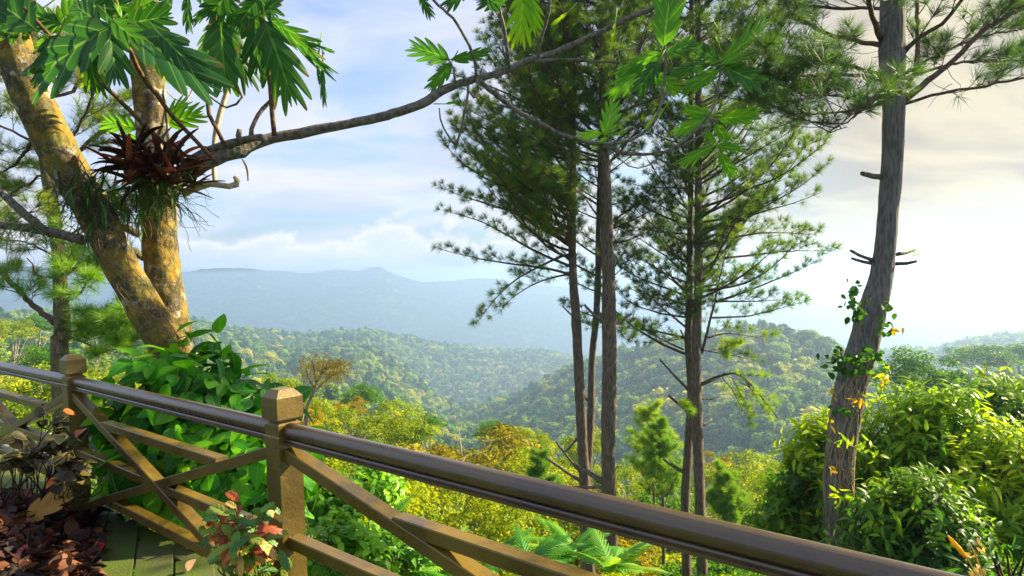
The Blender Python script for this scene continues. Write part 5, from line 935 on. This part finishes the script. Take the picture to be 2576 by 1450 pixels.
coleus('tall dark coleus with pale leaf rims in front of the left post', 152, 1085, 3.7, 100, 24, 40, 151, base=(120, 1270)); coleus('dark coleus spreading over the left handrail bay', 40, 1150, 3.6, 75, 30, 26, 152, base=(60, 1290)); coleus('low coleus sprigs right at the foot of the left post', 185, 1185, 3.5, 50, 22, 18, 153, base=(150, 1290), L=.075)
rng = RS(160); bg_ = thing('begonia', 'straggly begonia with red and green toothed leaves at the foot of the near post', 'potted plant', Pz(640, 1500, 0)); G = {'green_leaves': (Geo(), 'beg_green'), 'red_leaves': (Geo(), 'beg_red'), 'stems': (Geo(), 'beg_green'), 'dry_leaves': (Geo(), 'straw')}; TO = [leaf_lobed(4, .34, .35, .5, .35, 40, 2), leaf_lobed(3, .38, .35, .8, .35, 40, 2)]; bb = Pz(630, 1500, 0.02)
for k in range(64):
    ex, ey = 612 + rng.randn() * 46, 1345 + rng.randn() * 38; ey = max(1262, ey); ex = min(715, max(505, ex)); e = P(ex, ey, 2.45 + rng.uniform(-.12, .10)); m = (bb + e) / 2 + rng.randn(3) * .03; pa = smoothpath([[*(bb + rng.randn(3) * [.07, .05, 0]), .0045], [*m, .0035], [*e, .002]], .03); tube(G['stems'][0], pa, 5)
    for q in range(3):
        p = pa[-1 - q * 2, :3]; aa = rng.rand() * 6.28; dv = nrm([math.cos(aa), math.sin(aa) * .6, rng.uniform(-.9, .5)]); key = 'red_leaves' if rng.rand() < (.5 if ey < 1330 else .3) else ('green_leaves' if rng.rand() < .7 else 'dry_leaves'); scatter(G[key][0], TO[q % 2], p[None], frames(dv, [0, -.6, 1])[None], np.array([[.8, 1, 1]]) * rng.uniform(.05, .10), rng.uniform(.1, .9))
for k_, (gg, mt_) in G.items(): gg.obj(k_, M[mt_], bg_)
# heap of fallen leaves round the left post
rng = RS(170); g = Geo(); n = 2600; LQ = [leaf_oval(.34, .8, .5, 7, .8, 0, 1), leaf_oval(.3, -.6, .6, 7, .8, 0, 1), leaf_lobed(3, .4, .4, .8, .5, 24, 1)]
hx = rng.uniform(-1, 1, n); hy_ = rng.uniform(-1, 1, n); ctr = Pz(70, 1400, 0); pts_ = []
px_s = rng.uniform(-160, 235, n); py_s = rng.uniform(1262, 1500, n); hgt = np.clip(1 - np.abs(px_s - 40) / 240, 0.02, 1) * np.clip((py_s - 1250) / 60, 0.05, 1)
base_p = np.array([Pz(a_, b_, 0) for a_, b_ in zip(px_s, py_s)]); base_p[:, 2] = hgt * .20 * rng.uniform(.2, 1.0, n) + .004
ax = nrm(rng.randn(n, 3) * [1, 1, .35]); up = nrm(rng.randn(n, 3) * .45 + [0, 0, 1]); k_ = rng.randint(0, 3, n)
for q in range(3): scatter(g, LQ[q], base_p[k_ == q], frames(ax[k_ == q], up[k_ == q]), rng.uniform(.045, .12, (k_ == q).sum()), rng.uniform(0, 1, (k_ == q).sum()))
tag(g.obj('leaf_litter', M['litter']), 'brown and maroon fallen leaves heaped round the foot of the left post', 'leaf litter', None, 'stuff')
g = Geo(); gx, gy = np.meshgrid(np.linspace(-190, 255, 40), np.linspace(1262, 1520, 24)); pp = np.array([Pz(a_, b_, 0) for a_, b_ in zip(gx.ravel(), gy.ravel())]); pp[:, 2] = np.clip(1 - np.abs(gx.ravel() - 40) / 215, 0, 1) * np.clip((gy.ravel() - 1262) / 60, 0, 1) * .14 + .006 + rng.rand(len(pp)) * .01
i, j = np.meshgrid(np.arange(23), np.arange(39), indexing='ij'); g.add(pp, [np.stack([i * 40 + j, i * 40 + j + 1, (i + 1) * 40 + j + 1, (i + 1) * 40 + j], -1).reshape(-1, 4)]); tag(g.obj('soil', M['soil']), kind='structure')
def fallen(label, mt, x0, y0, x1, y1, z, L, tm, roll=0., wr=1., t=.5, name='fallen_leaf', cat='fallen leaf'):
    d_ = proj(Pz(x0, y0, z))[2]; a_, b_ = P(x0, y0, d_), P(x1, y1, d_ - .02); gg = Geo(); bfr = frames(nrm(b_ - a_), nrm(np.array([math.sin(roll), -.8, .55]))); LL_ = np.linalg.norm(b_ - a_); scatter(gg, tm, a_[None], bfr[None], np.array([[LL_ * wr, LL_, LL_]]), t); o = gg.obj(name, M[mt]); tag(o, label, cat); return o
FL = leaf_lobed(3, .40, .5, .25, .35, 40, 3); FO = leaf_oval(.38, .3, .25, 9, .8, .3, 2)
fallen('large pale tan lobed leaf propped on the litter by the left post', 'tan', 60, 1312, 171, 1235, .14, .3, FL, .1, .8); fallen('curled tan leaf end sticking out left of the large tan leaf', 'tan', 80, 1310, 36, 1318, .14, .2, FL, -.2, .8, .1)
fallen('salmon pink oval leaf standing on the litter near the picture corner', 'pink', 50, 1424, 60, 1374, .10, .1, FO, .1, 1., .6); fallen('magenta pink leaf left of the salmon pink one', 'pink', 30, 1402, 0, 1420, .10, .1, FO, .2, 1., .1); fallen('orange-red leaf above the salmon pink one at the left edge', 'beg_red', 5, 1342, 52, 1336, .12, .1, FO, 0, .8, .8)
fallen('bright red leaf at the right end of the litter heap', 'bright_red', 237, 1388, 258, 1368, .03, .1, FO, 0, 1.1, .4); fallen('folded amber leaf in the middle of the litter', 'tan', 92, 1372, 122, 1358, .08, .1, FL, .3, .9, .3); fallen('small scarlet scrap left of the bright red leaf', 'bright_red', 222, 1372, 210, 1362, .04, .1, FO, 0, .8, .2)
fallen('pink petal lying on the mossy boards', 'petal', 470, 1432, 488, 1408, .012, .04, FO, 0, .8, .5, 'petal', 'petal'); fallen('pale petal beside the begonia stems', 'petal', 596, 1436, 610, 1440, .03, .03, FO, 0, 1, .7, 'petal', 'petal')
